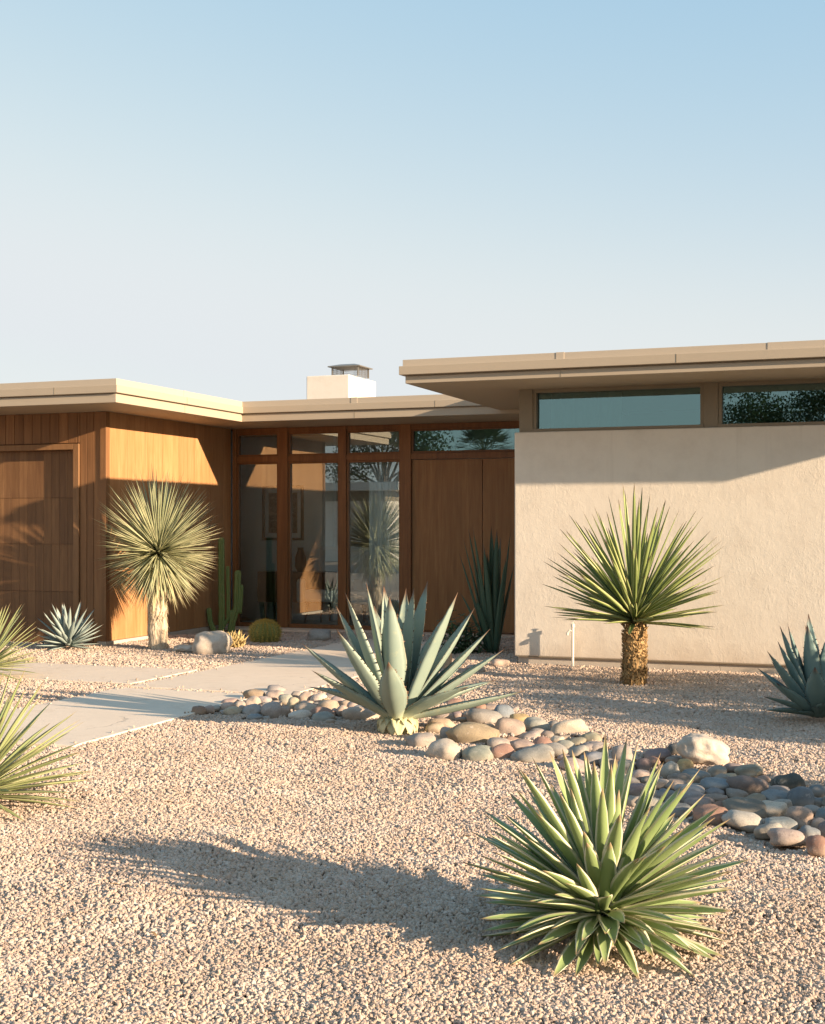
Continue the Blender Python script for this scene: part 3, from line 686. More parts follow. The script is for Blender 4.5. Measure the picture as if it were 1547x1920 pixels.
# blue agave at the right, half in shade
b=on_ground(1533,1354); a2=empty('agave',b,'blue-green agave cut by the right edge in front of the stucco wall','agave')
A=[(1462,1172,.0,.11,-.02),(1454,1201,-.05,.10,-.03),(1429,1220,-.12,.105,-.03),(1434,1252,.18,.10,0),(1435,1279,-.25,.105,-.02),(1416,1305,-.18,.09,.06),
   (1441,1331,.1,.08,.06),(1485,1171,.1,.11,-.02),(1504,1170,-.12,.115,-.03),(1523,1172,.16,.11,0),(1545,1187,-.1,.115,-.02),(1497,1250,-.38,.125,-.1),
   (1580,1170,.1,.11,0),(1610,1190,-.1,.11,-.02),(1630,1215,.1,.11,0),(1640,1250,-.15,.11,0),(1645,1290,-.1,.10,.04),(1560,1262,-.36,.12,-.1),(1600,1300,-.35,.1,.0),
   (1535,1150,.25,.1,0),(1470,1240,.3,.1,0),(1600,1240,.35,.1,0),(1520,1318,-.3,.06,.1),(1545,1325,-.32,.06,.1),(1505,1325,-.28,.05,.1),(1480,1335,-.2,.05,.1)]
rosette_hand(a2,b,255,(1533,1354),A,M['agave2'],'agave',.24,.13,14,1.28,z0=.05,foot=.05)

# procedural rosettes
def fan(mb,base,n,len_,w,kind,e0,e1,chan,thick,nseg=7,nac=5,droop=0.,core=.05,lenp=None,ez=None,hcore=.05,jit=.06):
    for i in range(n):
        f=(i+.5)/n; a=i*2.39996+random.uniform(-.15,.15)
        s0,s1=math.sin(e0),math.sin(e1)
        e=math.asin(s0+(s1-s0)*f)+random.gauss(0,jit)
        o=Vector((math.cos(a),math.sin(a),0)); D=o*math.cos(e)+Vector((0,0,math.sin(e)))
        L=(lenp(e) if lenp else len_)*random.uniform(.86,1.08)
        P0=base+o*core*max(.2,math.cos(e))+Vector((0,0,hcore*f)); tip=P0+D*L; tip.z-=droop*L*math.cos(e)*random.uniform(.5,1.4)
        mid=P0+D*L*.5+Vector((0,0,.02*L))
        yield (P0,mid,tip,w*random.uniform(.85,1.12),o,f)
# the variegated rosette in the foreground
b=on_ground(1131,1768); fr=empty('variegated_agave',b,'big variegated green rosette with cream leaf margins alone in the foreground gravel','agave')
cb=Vector((b.x,b.y,.075))
rest=MB(); LV=[]
for P0,mid,tip,w_,o,f in fan(None,cb,165,.5,.055,'sword',R(-12),R(87),.3,.12,lenp=lambda e:.41+.14*max(0,math.sin(e)),core=.05,hcore=.10,droop=.03,jit=.05):
    if tip.z<.012: tip.z=.012
    q=tip-P0; seen=math.hypot(q.dot(CR),q.z)-.45*q.dot(CF)      # how large the leaf shows from the street
    LV.append((seen,P0,mid,tip,w_,o))
LV.sort(key=lambda q:-q[0])
for n_,(seen,P0,mid,tip,w_,o) in enumerate(LV):
    if n_<86:
        mb=MB(); leaf(mb,P0,mid,tip,w_,'sword',.26,.10,12,7,0,random.uniform(-.5,.5),out=o); mb.build('leaf',M['varieg'],fr,smooth=True)
    else: leaf(rest,P0,mid,tip,w_,'sword',.26,.10,12,7,0,random.uniform(-.5,.5),out=o)
tag(rest.build('leaf',M['varieg'],fr,smooth=True),kind='stuff')
for tx,ty,dp,w_,bow in [(1119,1585,-.30,.066,.0),(1148,1485,-.16,.066,-.04),(1110,1430,-.05,.06,0),(1058,1480,-.13,.06,-.02),(1190,1540,-.2,.06,0),(1112,1778,-.46,.068,.12),(1100,1822,-.40,.062,.2),(1190,1805,-.42,.066,.15),(930,1760,-.30,.06,.1),(1043,1800,-.42,.062,.15),(1280,1796,-.3,.055,.12),(1055,1625,-.3,.05,0)]:
    k=1+dp/4.5; tip=b+CR*((tx-1131)/546*k)+CF*dp; tip.z=max(.012,EYE-(ty-HY)/546*k)
    o=Vector((tip.x-b.x,tip.y-b.y,0)).normalized(); P0=cb+o*.05+Vector((0,0,.03)); L=tip-P0; mid=P0+L*.5+Vector((0,0,bow*L.length))
    mb=MB(); leaf(mb,P0,mid,tip,w_,'sword',.24,.10,14,7,0,random.uniform(-.15,.15),out=o); mb.build('leaf',M['varieg'],fr,smooth=True)
cr=MB(); cr.tube([Vector((b.x,b.y,-.02)),Vector((b.x,b.y,.10)),Vector((b.x,b.y,.22))],[.07,.065,.03],12); cr.build('stem',M['varieg'],fr,smooth=True)

# green yucca before the stucco wall
b=on_ground(1190,1285); yu=empty('yucca',b,'green yucca with a short scaly trunk in front of the beige stucco wall','yucca')
tk=MB(); hh=.56
tk.tube([b+Vector((.006*math.sin(i*2),0,-.03+i*(hh+.05)/8)) for i in range(9)],[.095,.092,.095,.1,.1,.098,.1,.1,.07],16)
for i in range(900):
    z=random.uniform(.0,hh+.03); a=random.uniform(0,6.283); o=Vector((math.cos(a),math.sin(a),0)); P0=b+o*.088; P0.z=z
    if z<.12 and random.random()<.35:   # hanging dead ends near the foot
        tip=P0+o*.05+Vector((0,0,-.07)); mid=P0+o*.05; wd=.012
    else: 
        tip=P0+o*random.uniform(.018,.034)+Vector((random.uniform(-.012,.012),random.uniform(-.012,.012),random.uniform(.012,.036))); mid=P0+o*.024; wd=random.uniform(.018,.03)
    leaf(tk,P0,mid,tip,wd,'tall',.1,.3,3,3,0,0,out=o,tone=random.random())
tk.build('trunk',M['trunk1'],yu)
cw_=MB(); cb=Vector((b.x,b.y,hh+.0))
for P0,mid,tip,w_,o,f in fan(None,cb,190,.9,.043,'needle',R(1),R(89),.3,.15,lenp=lambda e:.70+.38*max(0,math.sin(e))**1.5,core=.07,hcore=.14,jit=.07):
    leaf(cw_,P0,mid,tip,w_,'needle',.24,.16,8,5,0,random.uniform(-.4,.4),out=o)
for tx,ty in ((1031,1157),(1350,1181)):
    tip=b+CR*((tx-1190)/208); tip.z=EYE-(ty-HY)/208; o=Vector((tip.x-b.x,tip.y-b.y,0)).normalized(); P0=cb+o*.09; leaf(cw_,P0,P0.lerp(tip,.5)+Vector((0,0,.01)),tip,.022,'needle',.2,.2,8,5,0,.1,out=o)
cw_.build('crown',M['yucca'],yu,smooth=True)

# silver yucca by the garage wing
b=on_ground(296,1218); ys=empty('yucca',b,'tall silvery yucca with a spherical crown and pale trunk beside the wood wall','yucca')
tk=MB(); tp=[]; tr_=[]
for i in range(14):
    z=-.03+i*.075; tp.append(b+Vector((.01*math.sin(i*.9),.01*math.cos(i*1.3),z))); tr_.append(.118-.0015*i+.006*math.sin(i*2.1))
tk.tube(tp,tr_,22)
for i in range(420):
    z=random.uniform(.02,.93); a=random.uniform(0,6.283); o=Vector((math.cos(a),math.sin(a),0)); P0=b+o*.098; P0.z=z
    tip=P0+o*random.uniform(.012,.028)+Vector((random.uniform(-.02,.02),random.uniform(-.02,.02),-random.uniform(.02,.09))); leaf(tk,P0,P0+o*.02,tip,random.uniform(.008,.02),'tall',.1,.2,3,3,0,0,out=o)
tk.build('trunk',M['trunk2'],ys)
cw_=MB(); cb=Vector((b.x,b.y,1.06))
def lsil(e): return .65+.30*max(0,math.sin(e))**1.2
for P0,mid,tip,w_,o,f in fan(None,cb,780,.7,.0185,'needle',R(-74),R(89),.3,.15,lenp=lsil,core=.045,hcore=.12,droop=.02,jit=.06):
    leaf(cw_,P0,mid,tip,w_,'needle',.2,.2,4,3,0,random.uniform(-.4,.4),out=o)
cw_.build('crown',M['yuccab'],ys,smooth=True)
M['straw']=m_leaf('straw_leaf',(.46,.38,.20),(.58,.50,.28),rough=.7,trans=.1)
sk_=MB()
for i in range(70):
    a=random.uniform(0,6.28); o=Vector((math.cos(a),math.sin(a),0)); e=R(random.uniform(-88,-58)); D=o*math.cos(e)+Vector((0,0,math.sin(e))); L=random.uniform(.28,.55)
    P0=Vector((b.x,b.y,random.uniform(.88,1.0)))+o*.09; leaf(sk_,P0,P0+D*L*.5+o*.03,P0+D*L,random.uniform(.012,.02),'needle',.2,.2,5,3,0,random.uniform(-1,1),out=o)
sk_.build('dead_skirt',M['straw'],ys,smooth=True)

# yuccas cut by the left edge
b=on_ground(-48,1517); y3=empty('yucca',b,'pale green stemless yucca cut by the left edge in the front gravel','yucca')
cw_=MB(); cb=Vector((b.x,b.y,.06))
for P0,mid,tip,w_,o,f in fan(None,cb,120,.6,.036,'sword',R(-5),R(87),.3,.12,lenp=lambda e:.53+.12*max(0,math.sin(e)),core=.05,hcore=.08,jit=.06,droop=.03):
    tip.z=max(tip.z,.015); leaf(cw_,P0,mid,tip,w_,'sword',.26,.12,9,5,0,random.uniform(-.5,.5),out=o)
cw_.build('crown',M['yuccac'],y3,smooth=True)
b=on_ground(-28,1275); y4=empty('yucca',b,'smaller yucca at the left edge between the slab and the garage','yucca')
cw_=MB(); cb=Vector((b.x,b.y,.10))
for P0,mid,tip,w_,o,f in fan(None,cb,130,.5,.026,'needle',R(-8),R(87),.3,.12,lenp=lambda e:.46+.16*max(0,math.sin(e)),core=.05,hcore=.08,jit=.06):
    tip.z=max(tip.z,.015); leaf(cw_,P0,mid,tip,w_,'needle',.24,.14,7,5,0,random.uniform(-.4,.4),out=o)
cw_.build('crown',M['yuccac'],y4,smooth=True)

# small blue agave before the garage
b=on_ground(128,1218); a5=empty('agave',b,'small silvery blue agave at the foot of the garage boards','agave')
cb=Vector((b.x,b.y,.04))
for P0,mid,tip,w_,o,f in fan(None,cb,58,.4,.062,'agave',R(-2),R(84),.2,.12,lenp=lambda e:.34+.17*max(0,math.sin(e)),core=.04,hcore=.06,jit=.05):
    tip.z=max(tip.z,.012); mb=MB(); leaf(mb,P0,mid-Vector((0,0,.01)),tip,w_,'agave',.22,.14,9,5,0,random.uniform(-.2,.2),out=o); mb.build('leaf',M['agave3'],a5,smooth=True)

# dark upright agave in the shade of the entry
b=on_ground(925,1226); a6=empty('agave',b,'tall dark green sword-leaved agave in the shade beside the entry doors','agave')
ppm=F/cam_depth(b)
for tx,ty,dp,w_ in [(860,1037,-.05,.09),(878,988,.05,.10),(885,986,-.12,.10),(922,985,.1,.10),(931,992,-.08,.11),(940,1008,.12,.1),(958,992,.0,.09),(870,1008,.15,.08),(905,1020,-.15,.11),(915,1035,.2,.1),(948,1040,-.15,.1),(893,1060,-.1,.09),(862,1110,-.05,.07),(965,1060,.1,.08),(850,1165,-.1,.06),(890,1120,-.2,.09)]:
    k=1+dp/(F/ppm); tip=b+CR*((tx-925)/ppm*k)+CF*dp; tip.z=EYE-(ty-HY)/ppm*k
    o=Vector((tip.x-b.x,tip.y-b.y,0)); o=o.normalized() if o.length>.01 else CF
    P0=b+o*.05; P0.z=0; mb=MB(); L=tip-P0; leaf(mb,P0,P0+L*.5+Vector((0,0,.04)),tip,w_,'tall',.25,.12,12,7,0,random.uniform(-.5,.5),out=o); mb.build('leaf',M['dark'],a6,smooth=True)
b=on_ground(868,1226); lb=MB()
for i in range(520):
    d=Vector((random.gauss(0,.14),random.gauss(0,.12),abs(random.gauss(.14,.12)))); P0=b+d; o=Vector((random.gauss(0,1),random.gauss(0,1),.4)).normalized()
    L=random.uniform(.05,.11); leaf(lb,P0,P0+o*L*.5+Vector((0,0,.01)),P0+o*L,random.uniform(.02,.035),'sword',.15,.05,3,3,0,random.uniform(-1,1))
lo=empty('low_bush',b,'low dark leafy bush at the foot of the entry doors','bush'); lb.build('foliage',M['low'],lo)
sm=MB()
for i in range(9):
    a=random.uniform(0,6.28); sm.tube([b,b+Vector((.1*math.cos(a),.1*math.sin(a),.2))],[.008,.004],5)
sm.build('stem',M['bark'],lo)

# column cactus, barrel cactus, golden shrub
b=on_ground(415,1183); ppm=F/cam_depth(b)
cac=empty('column_cactus',b,'green column cactus with several upright arms in the corner of wood wall and glass','cactus')
def P_(px,py,dp=0):
    p=b+CR*((px-415)/ppm)+CF*dp; p.z=EYE-(py-HY)/ppm; return p
def column(name,pts,rad):
    # rounded top, ribbed
    P=[P_(*p) for p in pts]; q=[];r=[]
    for i in range(len(P)-1):
        for j in range(6): q.append(P[i].lerp(P[i+1],j/6)); r.append(rad*(1+.05*math.sin(len(q)*1.7)))
    T=(P[-1]-P[-2]).normalized()
    for j in range(7):
        f=j/6*1.5; q.append(P[-1]+T*(rad*math.sin(f))); r.append(max(.004,rad*math.cos(f)))
    m=MB(); m.tube(q,r,42,ribs=7,rib=.16); return m.build(name,M['cactus'],cac,smooth=True)
column('stem',[(415,1188),(416,1140),(415,1100),(415,1013)],.040)
column('arm',[(418,1176),(428,1160),(428,1125),(427,1064)],.022)
column('arm',[(432,1190),(436,1165),(444,1140),(446,1075)],.043)
column('arm',[(434,1188),(435,1170),(435,1148)],.035)
column('arm',[(449,1150),(451,1120),(452,1100)],.03)
column('arm',[(403,1188),(394,1165),(392,1144)],.032)
b=on_ground(497,1205); bar=empty('barrel_cactus',b,'round golden-spined barrel cactus in front of the entry glass','cactus')
bm=MB(); NR=20; KJ=NR*6; vs=[];fs=[]; rad,hg=.168,.26
rows_=22
for i in range(rows_+1):
    th=math.pi*(.5-.0+ .5)*(i/rows_); ph=-1.0+2.55*(i/rows_); z=hg*.45+hg*.55*math.sin(ph); rr=rad*max(.02,math.cos(ph))**.8
    for j in range(KJ):
        a=2*math.pi*j/KJ; r_=rr*(1+.10*math.cos(NR*a)); vs.append((b.x+r_*math.cos(a),b.y+r_*math.sin(a),z))
fs=[(i*KJ+j,i*KJ+(j+1)%KJ,(i+1)*KJ+(j+1)%KJ,(i+1)*KJ+j) for i in range(rows_) for j in range(KJ)]+[tuple(range(rows_*KJ,(rows_+1)*KJ))]
bm.add(vs,fs); bm.build('body',M['barrel'],bar,smooth=True)
sp=MB()
for i in range(NR):
    a=2*math.pi*i/NR
    for k in range(13):
        ph=-.7+2.25*k/12; z=hg*.45+hg*.55*math.sin(ph); rr=rad*max(.03,math.cos(ph))**.8*1.10
        c=Vector((b.x+rr*math.cos(a),b.y+rr*math.sin(a),z)); nrm=Vector((math.cos(a)*math.cos(ph),math.sin(a)*math.cos(ph),math.sin(ph)))
        for s in range(7):
            d=(nrm+Vector((random.gauss(0,.6),random.gauss(0,.6),random.gauss(0,.6)))).normalized(); e=c+d*random.uniform(.03,.055); o=d.orthogonal().normalized()*.0028; o2=d.cross(o)
            sp.add([c+o,c-o*.5+o2,c-o*.5-o2,e],[(0,1,3),(1,2,3),(2,0,3),(2,1,0)])
sp.build('spines',M['spine'],bar)
b=on_ground(432,1215); dr=empty('golden_shrub',b,'small golden spiky shrub behind the pale boulder','shrub'); dm=MB()
for i in range(300):
    a=random.uniform(0,6.28); q=random.random()**.6*.16; P0=b+Vector((q*math.cos(a),q*math.sin(a)*.8,random.uniform(0,.10)))
    d=Vector((q*math.cos(a)*3+random.gauss(0,.3),q*math.sin(a)*3+random.gauss(0,.3),random.uniform(.3,1.3))).normalized(); L=random.uniform(.05,.13)
    if P0.z+d.z*L>.24: L*=.5
    leaf(dm,P0,P0+d*L*.5,P0+d*L,random.uniform(.016,.036),'tall',.1,.5,4,4,0,0)
dm.build('foliage',M['dry'],dr)

# ------------------------------------------------------------------ standpipe by the wall
q=on_ground(1074,1253); q.y=VR-.10; q.x=on_front(1074,1250,q.y).x
pp=empty('standpipe',(q.x,q.y,0),'thin white standpipe with a tap close to the stucco wall','standpipe'); zt=.43
a=MB(); a.tube([(q.x,q.y,-.05),(q.x,q.y,zt)],.013,12); a.tube([(q.x,q.y,zt-.02),(q.x,q.y,zt+.015)],.018,12); a.build('pipe',M['pipe'],pp,smooth=False)
a=MB(); a.tube([(q.x,q.y,zt-.06),(q.x-.03,q.y-.01,zt-.055),(q.x-.05,q.y-.015,zt-.075),(q.x-.052,q.y-.015,zt-.10)],[.011,.011,.012,.012],10); a.build('spout',M['pipe'],pp)
a=MB(); a.tube([(q.x,q.y,zt+.015),(q.x,q.y,zt+.045)],.005,8); a.tube([(q.x-.02,q.y,zt+.045),(q.x+.02,q.y,zt+.045)],.006,8); a.build('handle',M['pipe'],pp)

# ------------------------------------------------------------------ river stones
COL={'rust':(.40,.235,.165),'pink':(.55,.415,.335),'pinkish grey':(.46,.38,.33),'grey':(.40,.365,.33),'blue-grey':(.245,.285,.30),'green-grey':(.36,.36,.295),
     'olive':(.31,.285,.20),'tan':(.44,.335,.23),'sandy':(.56,.445,.32),'cream':(.68,.585,.47),'ochre':(.60,.43,.20),'mauve':(.32,.24,.225),'charcoal':(.105,.115,.11),'pale grey':(.55,.51,.46),'brownish grey':(.35,.29,.235)}
K={'r':'rust','p':'pink','pg':'pinkish grey','g':'grey','b':'blue-grey','gg':'green-grey','o':'olive','t':'tan','s':'sandy','c':'cream','y':'ochre','m':'mauve','k':'charcoal','lg':'pale grey','br':'brownish grey'}
Z1='120,245,95,65,r;200,235,70,50,p;340,215,100,65,p;370,250,120,65,s;350,185,110,45,p;425,200,70,50,g;535,135,150,85,t;515,185,100,80,p;510,245,130,80,g;525,298,110,45,b;655,250,135,105,pg;600,170,90,60,g;620,205,70,40,g;680,140,130,80,p;690,190,80,40,p;680,95,120,45,g;750,165,90,70,gg;745,250,90,90,p;815,200,100,95,s;830,130,60,80,g;905,150,120,80,p;905,210,130,60,p;905,243,150,50,s;850,282,160,75,c;1000,160,110,70,c;1080,140,80,45,g;1045,180,60,50,y;1140,170,110,70,pg;1195,190,70,50,p;1060,222,160,50,s;1020,268,160,60,r;1110,250,50,80,pg;1170,250,80,90,p;1210,265,60,80,r;1025,305,160,50,gg;1080,325,65,40,p;1290,245,110,80,b;1300,290,230,80,s;610,300,60,25,g;250,225,60,40,lg;440,225,50,40,g;1240,215,70,60,pg;980,205,60,40,g;580,225,60,50,m;300,255,40,30,g'
Z2='195,395,200,120,pg;360,465,250,150,c;570,345,330,190,t;375,335,90,130,g;600,495,220,115,gg;790,485,170,120,r;755,415,170,90,pg;835,305,200,140,p;650,240,240,75,g;690,295,90,75,s;790,190,135,110,b;545,200,95,60,p;455,200,90,55,m;500,240,110,45,g;920,235,150,85,y;1030,280,160,110,lg;1265,300,270,120,c;1160,270,90,60,g;980,360,130,45,pg;1040,330,120,40,g;1110,345,90,60,m;1185,385,90,70,c;1240,365,90,45,s;850,380,100,50,r;930,420,170,80,p;1080,415,140,95,r;990,455,100,40,m;1240,425,140,60,gg;1320,400,140,60,o;1430,370,140,75,o;1445,435,160,75,g;1020,515,290,95,gg;1170,470,200,60,g;1330,480,160,50,g;1440,520,170,90,b;1310,570,210,95,pg;1230,510,90,50,m;620,150,80,70,r;700,150,110,60,m;430,110,110,50,r;340,270,180,80,s;290,300,130,80,s;350,225,140,50,p;1390,300,80,50,pg;640,175,70,40,pg;870,160,60,40,pg;1150,310,70,40,g'
Z3='45,55,100,60,o;60,115,130,65,g;60,180,130,60,pg;240,160,120,110,pg;470,165,160,75,m;590,130,125,80,k;645,230,100,80,y;435,205,80,65,r;370,230,90,100,m;550,265,115,95,lg;570,195,90,50,br;710,300,160,80,b;770,290,80,40,k;855,265,110,65,g;965,245,120,60,m;1065,270,160,65,gg;950,310,90,60,s;880,315,90,60,g;850,365,200,90,b;1070,365,260,120,m;1320,350,190,120,k;1150,320,90,50,r;830,415,120,40,b;985,415,135,65,br;1100,450,130,60,t;1245,440,160,80,b;1260,410,150,50,g;1405,440,150,140,b;1500,400,110,80,b;1510,470,100,60,b;1270,490,130,75,g;700,370,100,50,g;620,320,150,55,br;590,360,130,50,br;680,410,180,70,lg;700,445,170,70,g;840,455,140,60,br;970,475,100,50,pg;1050,505,130,50,g;740,480,170,80,pg;890,505,130,90,r;815,560,200,120,r;1210,525,190,110,c;1050,545,260,60,br;1040,605,230,90,lg;1395,575,150,130,p;1480,525,130,60,g;1190,655,170,80,gg;1265,625,180,80,b;1315,700,210,110,pg;1455,680,130,110,b;1510,750,130,150,r;1510,610,90,70,pg;560,480,100,70,g;600,530,160,60,b;340,300,140,90,pg;340,390,120,80,m;450,420,80,60,pg;250,240,120,80,g;200,230,110,60,r;480,350,110,60,g;520,420,120,70,b;420,330,110,60,br;280,350,120,80,g;1560,560,120,90,b;1600,650,140,110,m;1600,470,130,80,pg;140,210,110,60,g;420,480,130,80,g;330,470,120,80,pg;1650,560,140,90,g;1640,740,140,110,lg'
stones=[]
def parse(txt,ox,oy,sc,zone):
    for it in txt.split(';'):
        a=it.split(','); cx,cy,w_,h_=[float(q) for q in a[:4]]
        stones.append((ox+cx*sc,oy+cy*sc,w_*sc,h_*sc,K[a[4]],zone))
parse(Z1,340,1270,400/1547,'left of the big agave'); parse(Z2,740,1290,400/1547,'right of the big agave'); parse(Z3,1100,1370,447/1547,'behind the foreground rosette')
import bmesh
def blob(seed,rx,ry,rz,sub=3,amp=.16,freq=1.1,sq=2.4,facet=0):
    bm=bmesh.new(); bmesh.ops.create_icosphere(bm,subdivisions=sub,radius=1)
    off=Vector((seed*3.7,seed*1.9,seed*5.1))
    for v in bm.verts:
        p=v.co.copy(); q=(abs(p.x)**sq+abs(p.y)**sq+abs(p.z)**sq)**(-1/sq)
        n=mnoise.noise(p*freq+off)*amp+mnoise.noise(p*freq*2.7+off)*amp*.3
        if facet: 
            n-=facet*abs(mnoise.noise(p*2.2+off*1.3))
        p=p*q*(1+n); v.co=Vector((p.x*rx,p.y*ry,p.z*rz))
    me=bpy.data.meshes.new('stone'); bm.to_mesh(me); bm.free()
    me.polygons.foreach_set('use_smooth',[True]*len(me.polygons)); return me
cnt={}
for s in stones: cnt.setdefault((s[5],s[4]),[]).append(s)
ORD=['leftmost','second from the left','third from the left','fourth from the left','fifth from the left','sixth from the left','seventh from the left','eighth from the left','ninth from the left','tenth from the left','eleventh from the left','twelfth from the left','thirteenth from the left','fourteenth from the left','fifteenth from the left','sixteenth from the left','seventeenth from the left']
heap=[]
for i,s in enumerate(sorted(stones,key=lambda s:-(s[1]+s[3]/2))[::-1]):
    px,py,w_,h_,cn,zone=s
    p=on_ground(px,py+h_*.40); d=cam_depth(p); wm=w_*d/F; hm=h_*d/F
    rx=wm*.57; ry=max(.6*rx,min(rx*.9,.10)); 
    rz=max(hm*.58,rx*.48); rz=min(rz,rx*.92)
    me=blob(i*1.37+.5,rx,ry,rz,amp=.26,freq=1.05,sq=random.uniform(2.0,2.9),facet=random.choice((0,0,.12,.22))); me.materials.append(M['stone'])
    o=bpy.data.objects.new('river_stone',me); C.objects.link(o)
    p2=p+CF*(ry*.55); zc=EYE-(py-HY)*(d+ry*.55)/F
    o.location=(p2.x,p2.y,max(rz*.55,min(zc,rz*1.2))); o.rotation_euler=(random.gauss(0,.12),random.gauss(0,.13),TH+random.gauss(0,.18))
    c=COL[cn]; j=[random.uniform(.70,.98)*(.80 if zone.startswith('behind') else .95)]*3; o.color=(*[(c[q]*.92+.08*(.42,.345,.295)[q])*j[q]*random.uniform(.96,1.04) for q in range(3)],1)
    L=sorted(cnt[(zone,cn)],key=lambda a:a[0]); k=L.index(s); area=[a[2]*a[3] for a in L]
    if len(L)==1: lab=f'only {cn} river stone in the stone bed {zone}'
    elif area[k]==max(area): lab=f'largest {cn} river stone in the stone bed {zone}'
    elif area[k]==min(area) and len(L)>2: lab=f'smallest {cn} river stone in the stone bed {zone}'
    elif k==len(L)-1: lab=f'rightmost {cn} river stone in the stone bed {zone}'
    else: lab=f'{cn} river stone, {ORD[k]} of its colour {zone}'
    tag(o,lab,'stone','river stones in the dry stream bed')

# boulders
def boulder(px,py,w_,h_,seed,label,mat='boulder',yk=.8,rot=0.,facet=.25,col=None,name='boulder',dz=.0):
    p=on_ground(px,py); d=cam_depth(p); rx=w_*d/F*.54; rz=h_*d/F*.56; ry=rx*yk
    me=blob(seed,rx,ry,rz,4,.2,1.0,2.8,facet); me.materials.append(M[mat]); o=bpy.data.objects.new(name,me); C.objects.link(o)
    p=p+CF*ry*.7; o.location=(p.x,p.y,rz*.72+dz); o.rotation_euler=(0,rot,TH)
    if col: o.color=(*col,1)
    return tag(o,label,'boulder' if name=='boulder' else 'stone')
boulder(394,1228,64,46,3.3,'pale boulder beside the silvery yucca and the path','boulder',.7,.05,.15)
boulder(1325,1437,90,56,8.1,'white angular boulder at the back edge of the stone bed','boulder',.8,.3,.3)
boulder(347,1225,46,16,5.5,'flat pale rock between the silvery yucca and the boulder','boulder',.9,0,.3)
boulder(598,1203,42,24,6.2,'rounded grey stone in front of the entry glazing','stone',.8,0,0,(.34,.32,.29),'stone')
boulder(453,1199,16,11,2.2,'small dark stone between column cactus and barrel cactus','stone',.8,0,0,(.08,.085,.09),'stone')
boulder(938,1252,32,16,1.2,'rounded pink stone at the corner of the stucco wing','stone',.8,0,0,(.55,.42,.33),'stone')
boulder(893,1262,34,16,9.2,'grey stone below the dark sword-leaved agave','stone',.8,0,0,(.38,.34,.3),'stone')
boulder(836,1256,20,46,4.2,'upright tan stone behind the big agave','stone',.8,0,0,(.47,.35,.24),'stone')

# ------------------------------------------------------------------ trees and neighbours across the street and beside the yard (shade and reflections)
def tree(name,base,h,cr,label,mat,n=5200,trunk=.16,low=.35,lobes=9,ls=.16,group=None):
    base=Vector(base); r=empty(name,base,label,'tree' if 'tree' in name else 'shrub',group)
    t=MB(); t.tube([base+Vector((0,0,-.1)),base+Vector((.05,.03,h*.3)),base+Vector((0,.08,h*.62))],[trunk,trunk*.75,trunk*.35],10)
    cs=[]
    for i in range(lobes):
        a=i*2.4; q=cr*random.uniform(.3,.75); z=h*random.uniform(low+.12,.86)
        c=base+Vector((q*math.cos(a),q*math.sin(a),z)); cs.append((c,cr*random.uniform(.35,.55)))
        t.tube([base+Vector((.02,.04,h*random.uniform(.25,.5))),base.lerp(c,.5)+Vector((0,0,h*.2)),c],[trunk*.4,trunk*.25,.012],6)
    t.build('trunk',M['bark'],r)
    m=MB()
    for i in range(n):
        c,q=random.choice(cs); d=Vector((random.gauss(0,1),random.gauss(0,1),random.gauss(0,.8))).normalized()*q*random.random()**.4
        p=c+d
        if p.z<.05: continue
        a=Vector((random.gauss(0,1),random.gauss(0,1),random.gauss(0,1))).normalized(); b_=a.orthogonal().normalized(); L=ls*random.uniform(.6,1.3)
        m.add([p-a*L*.5,p+b_*L*.28,p+a*L*.5,p-b_*L*.28],[(0,1,2,3)],a=.5,b=0,t=random.random())
    m.build('crown',mat,r)
SG='shrubs along the right side of the yard'
tree('shrub',(2.9,10.35,0),1.62,1.15,'largest of the rounded green shrubs along the right side of the yard',M['foliage2'],9000,.05,.06,13,.08,SG)
tree('shrub',(2.5,9.1,0),1.2,1.0,'middle green shrub right of the yard beside the largest one',M['foliage2'],8000,.05,.06,13,.08,SG)
tree('shrub',(2.3,6.5,0),.95,.65,'small green shrub right of the yard nearest the street',M['foliage2'],4500,.04,.06,10,.07,SG)
tree('shrub',(2.9,12.0,0),1.15,.65,'narrow green shrub right of the yard nearest the stucco wing',M['foliage2'],4000,.04,.06,10,.07,SG)
TG='trees across the street'
for i,(x,y,h,c,lb_) in enumerate([(-4.6,-27.5,8.4,2.9,'bushy dark tree across the street opposite the stucco wing'),(-.6,-29.5,8.9,3.3,'taller dark tree across the street right of the bushy one'),(3.6,-28.5,8.4,2.8,'dark tree across the street farthest right'),
    (-25.5,-17,6.2,2.4,'dark tree across the street at the left of the palm'),(-29.5,-20,7.5,3.2,'wide dark tree behind the neighbouring house'),(-22.8,-24,7.5,3.0,'dark tree rising behind the palm')]):
    tree('tree',(x,y,0),h,c,lb_,M['foliage'],15000 if i<3 else 8000,.2,.3,14,.13 if i<3 else .17,TG)
hb=MB()
pb=Vector((-16.9,-20,0)); pal=empty('palm_tree',pb,'fan palm tree with a slim trunk across the street','tree')
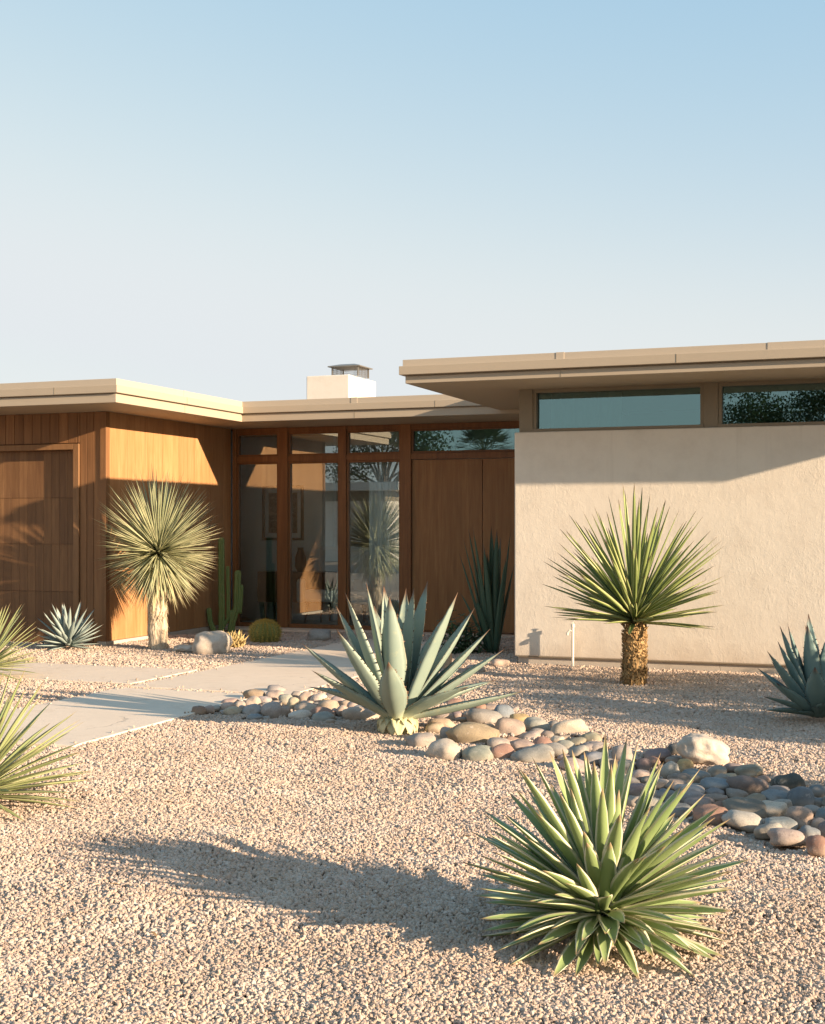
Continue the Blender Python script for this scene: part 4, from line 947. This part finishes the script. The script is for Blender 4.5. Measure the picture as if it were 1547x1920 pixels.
t=MB(); t.tube([pb+Vector((.03*i,0,i*.55)) for i in range(9)],[.2,.17,.16,.15,.15,.14,.14,.14,.12],12); t.build('trunk',M['bark'],pal)
cm=MB(); top=pb+Vector((.25,0,4.5))
for i in range(46):
    e=R(-45)+R(120)*((i+.5)/46); a=i*2.4; o=Vector((math.cos(a),math.sin(a),0)); D=o*math.cos(e)+Vector((0,0,math.sin(e)))
    s_=top+D*.8; cm.tube([top,s_],[.02,.012],4)
    X=o.cross(Vector((0,0,1))); Y=D.cross(X)
    for k in range(17):
        q=-1.25+2.5*k/16; dd=D*math.cos(q)+X*math.sin(q); L=.85*(.75+.25*math.cos(q)); tip=s_+dd*L-Vector((0,0,.25*L*random.random())); sd_=(Y.cross(dd)).normalized()*.03
        m_=s_.lerp(tip,.45); cm.add([s_,m_+sd_,tip,m_-sd_],[(0,1,2,3)],t=random.random())
cm.build('crown',M['foliage'],pal)
gravel()
lt=MB()
for i in range(90):
    d=math.sqrt(random.uniform(3.6**2,11.5**2)); k=random.uniform(-.36,.36); x=d*k*ct-d*st; y=d*k*st+d*ct
    if any(a-.1<x<b+.1 and c-.1<y<e+.1 for a,b,c,e in SLABS) or y>VR-.2: continue
    a=random.uniform(0,6.28); o=Vector((math.cos(a),math.sin(a),0)); L=random.uniform(.02,.08); P0=Vector((x,y,gz(x,y)+.013))
    leaf(lt,P0,P0+o*L*.5+Vector((0,0,random.uniform(0,.02))),P0+o*L+Vector((0,0,random.uniform(-.004,.012))),random.uniform(.004,.010),'tall',.3,.1,4,3,0,random.uniform(-1,1))
tag(lt.build('leaf_litter',M['stalk']),'dry leaf scraps scattered over the gravel','leaf litter',kind='stuff')
nb=empty('neighbour_house',(-23,-16.5,0),'low beige flat-roofed house across the street','house')
a=MB(); a.box(-28,-18.5,-20,-13.5,0,2.35); a.build('wall',M['chimney'],nb)
a=MB(); a.box(-28.8,-17.7,-20.8,-12.7,2.75,3.05); a.build('roof',M['chimney'],nb)
a=MB(); a.box(-27.9,-18.6,-19.9,-13.6,2.35,2.75); a.build('window',M['taupe'],nb)
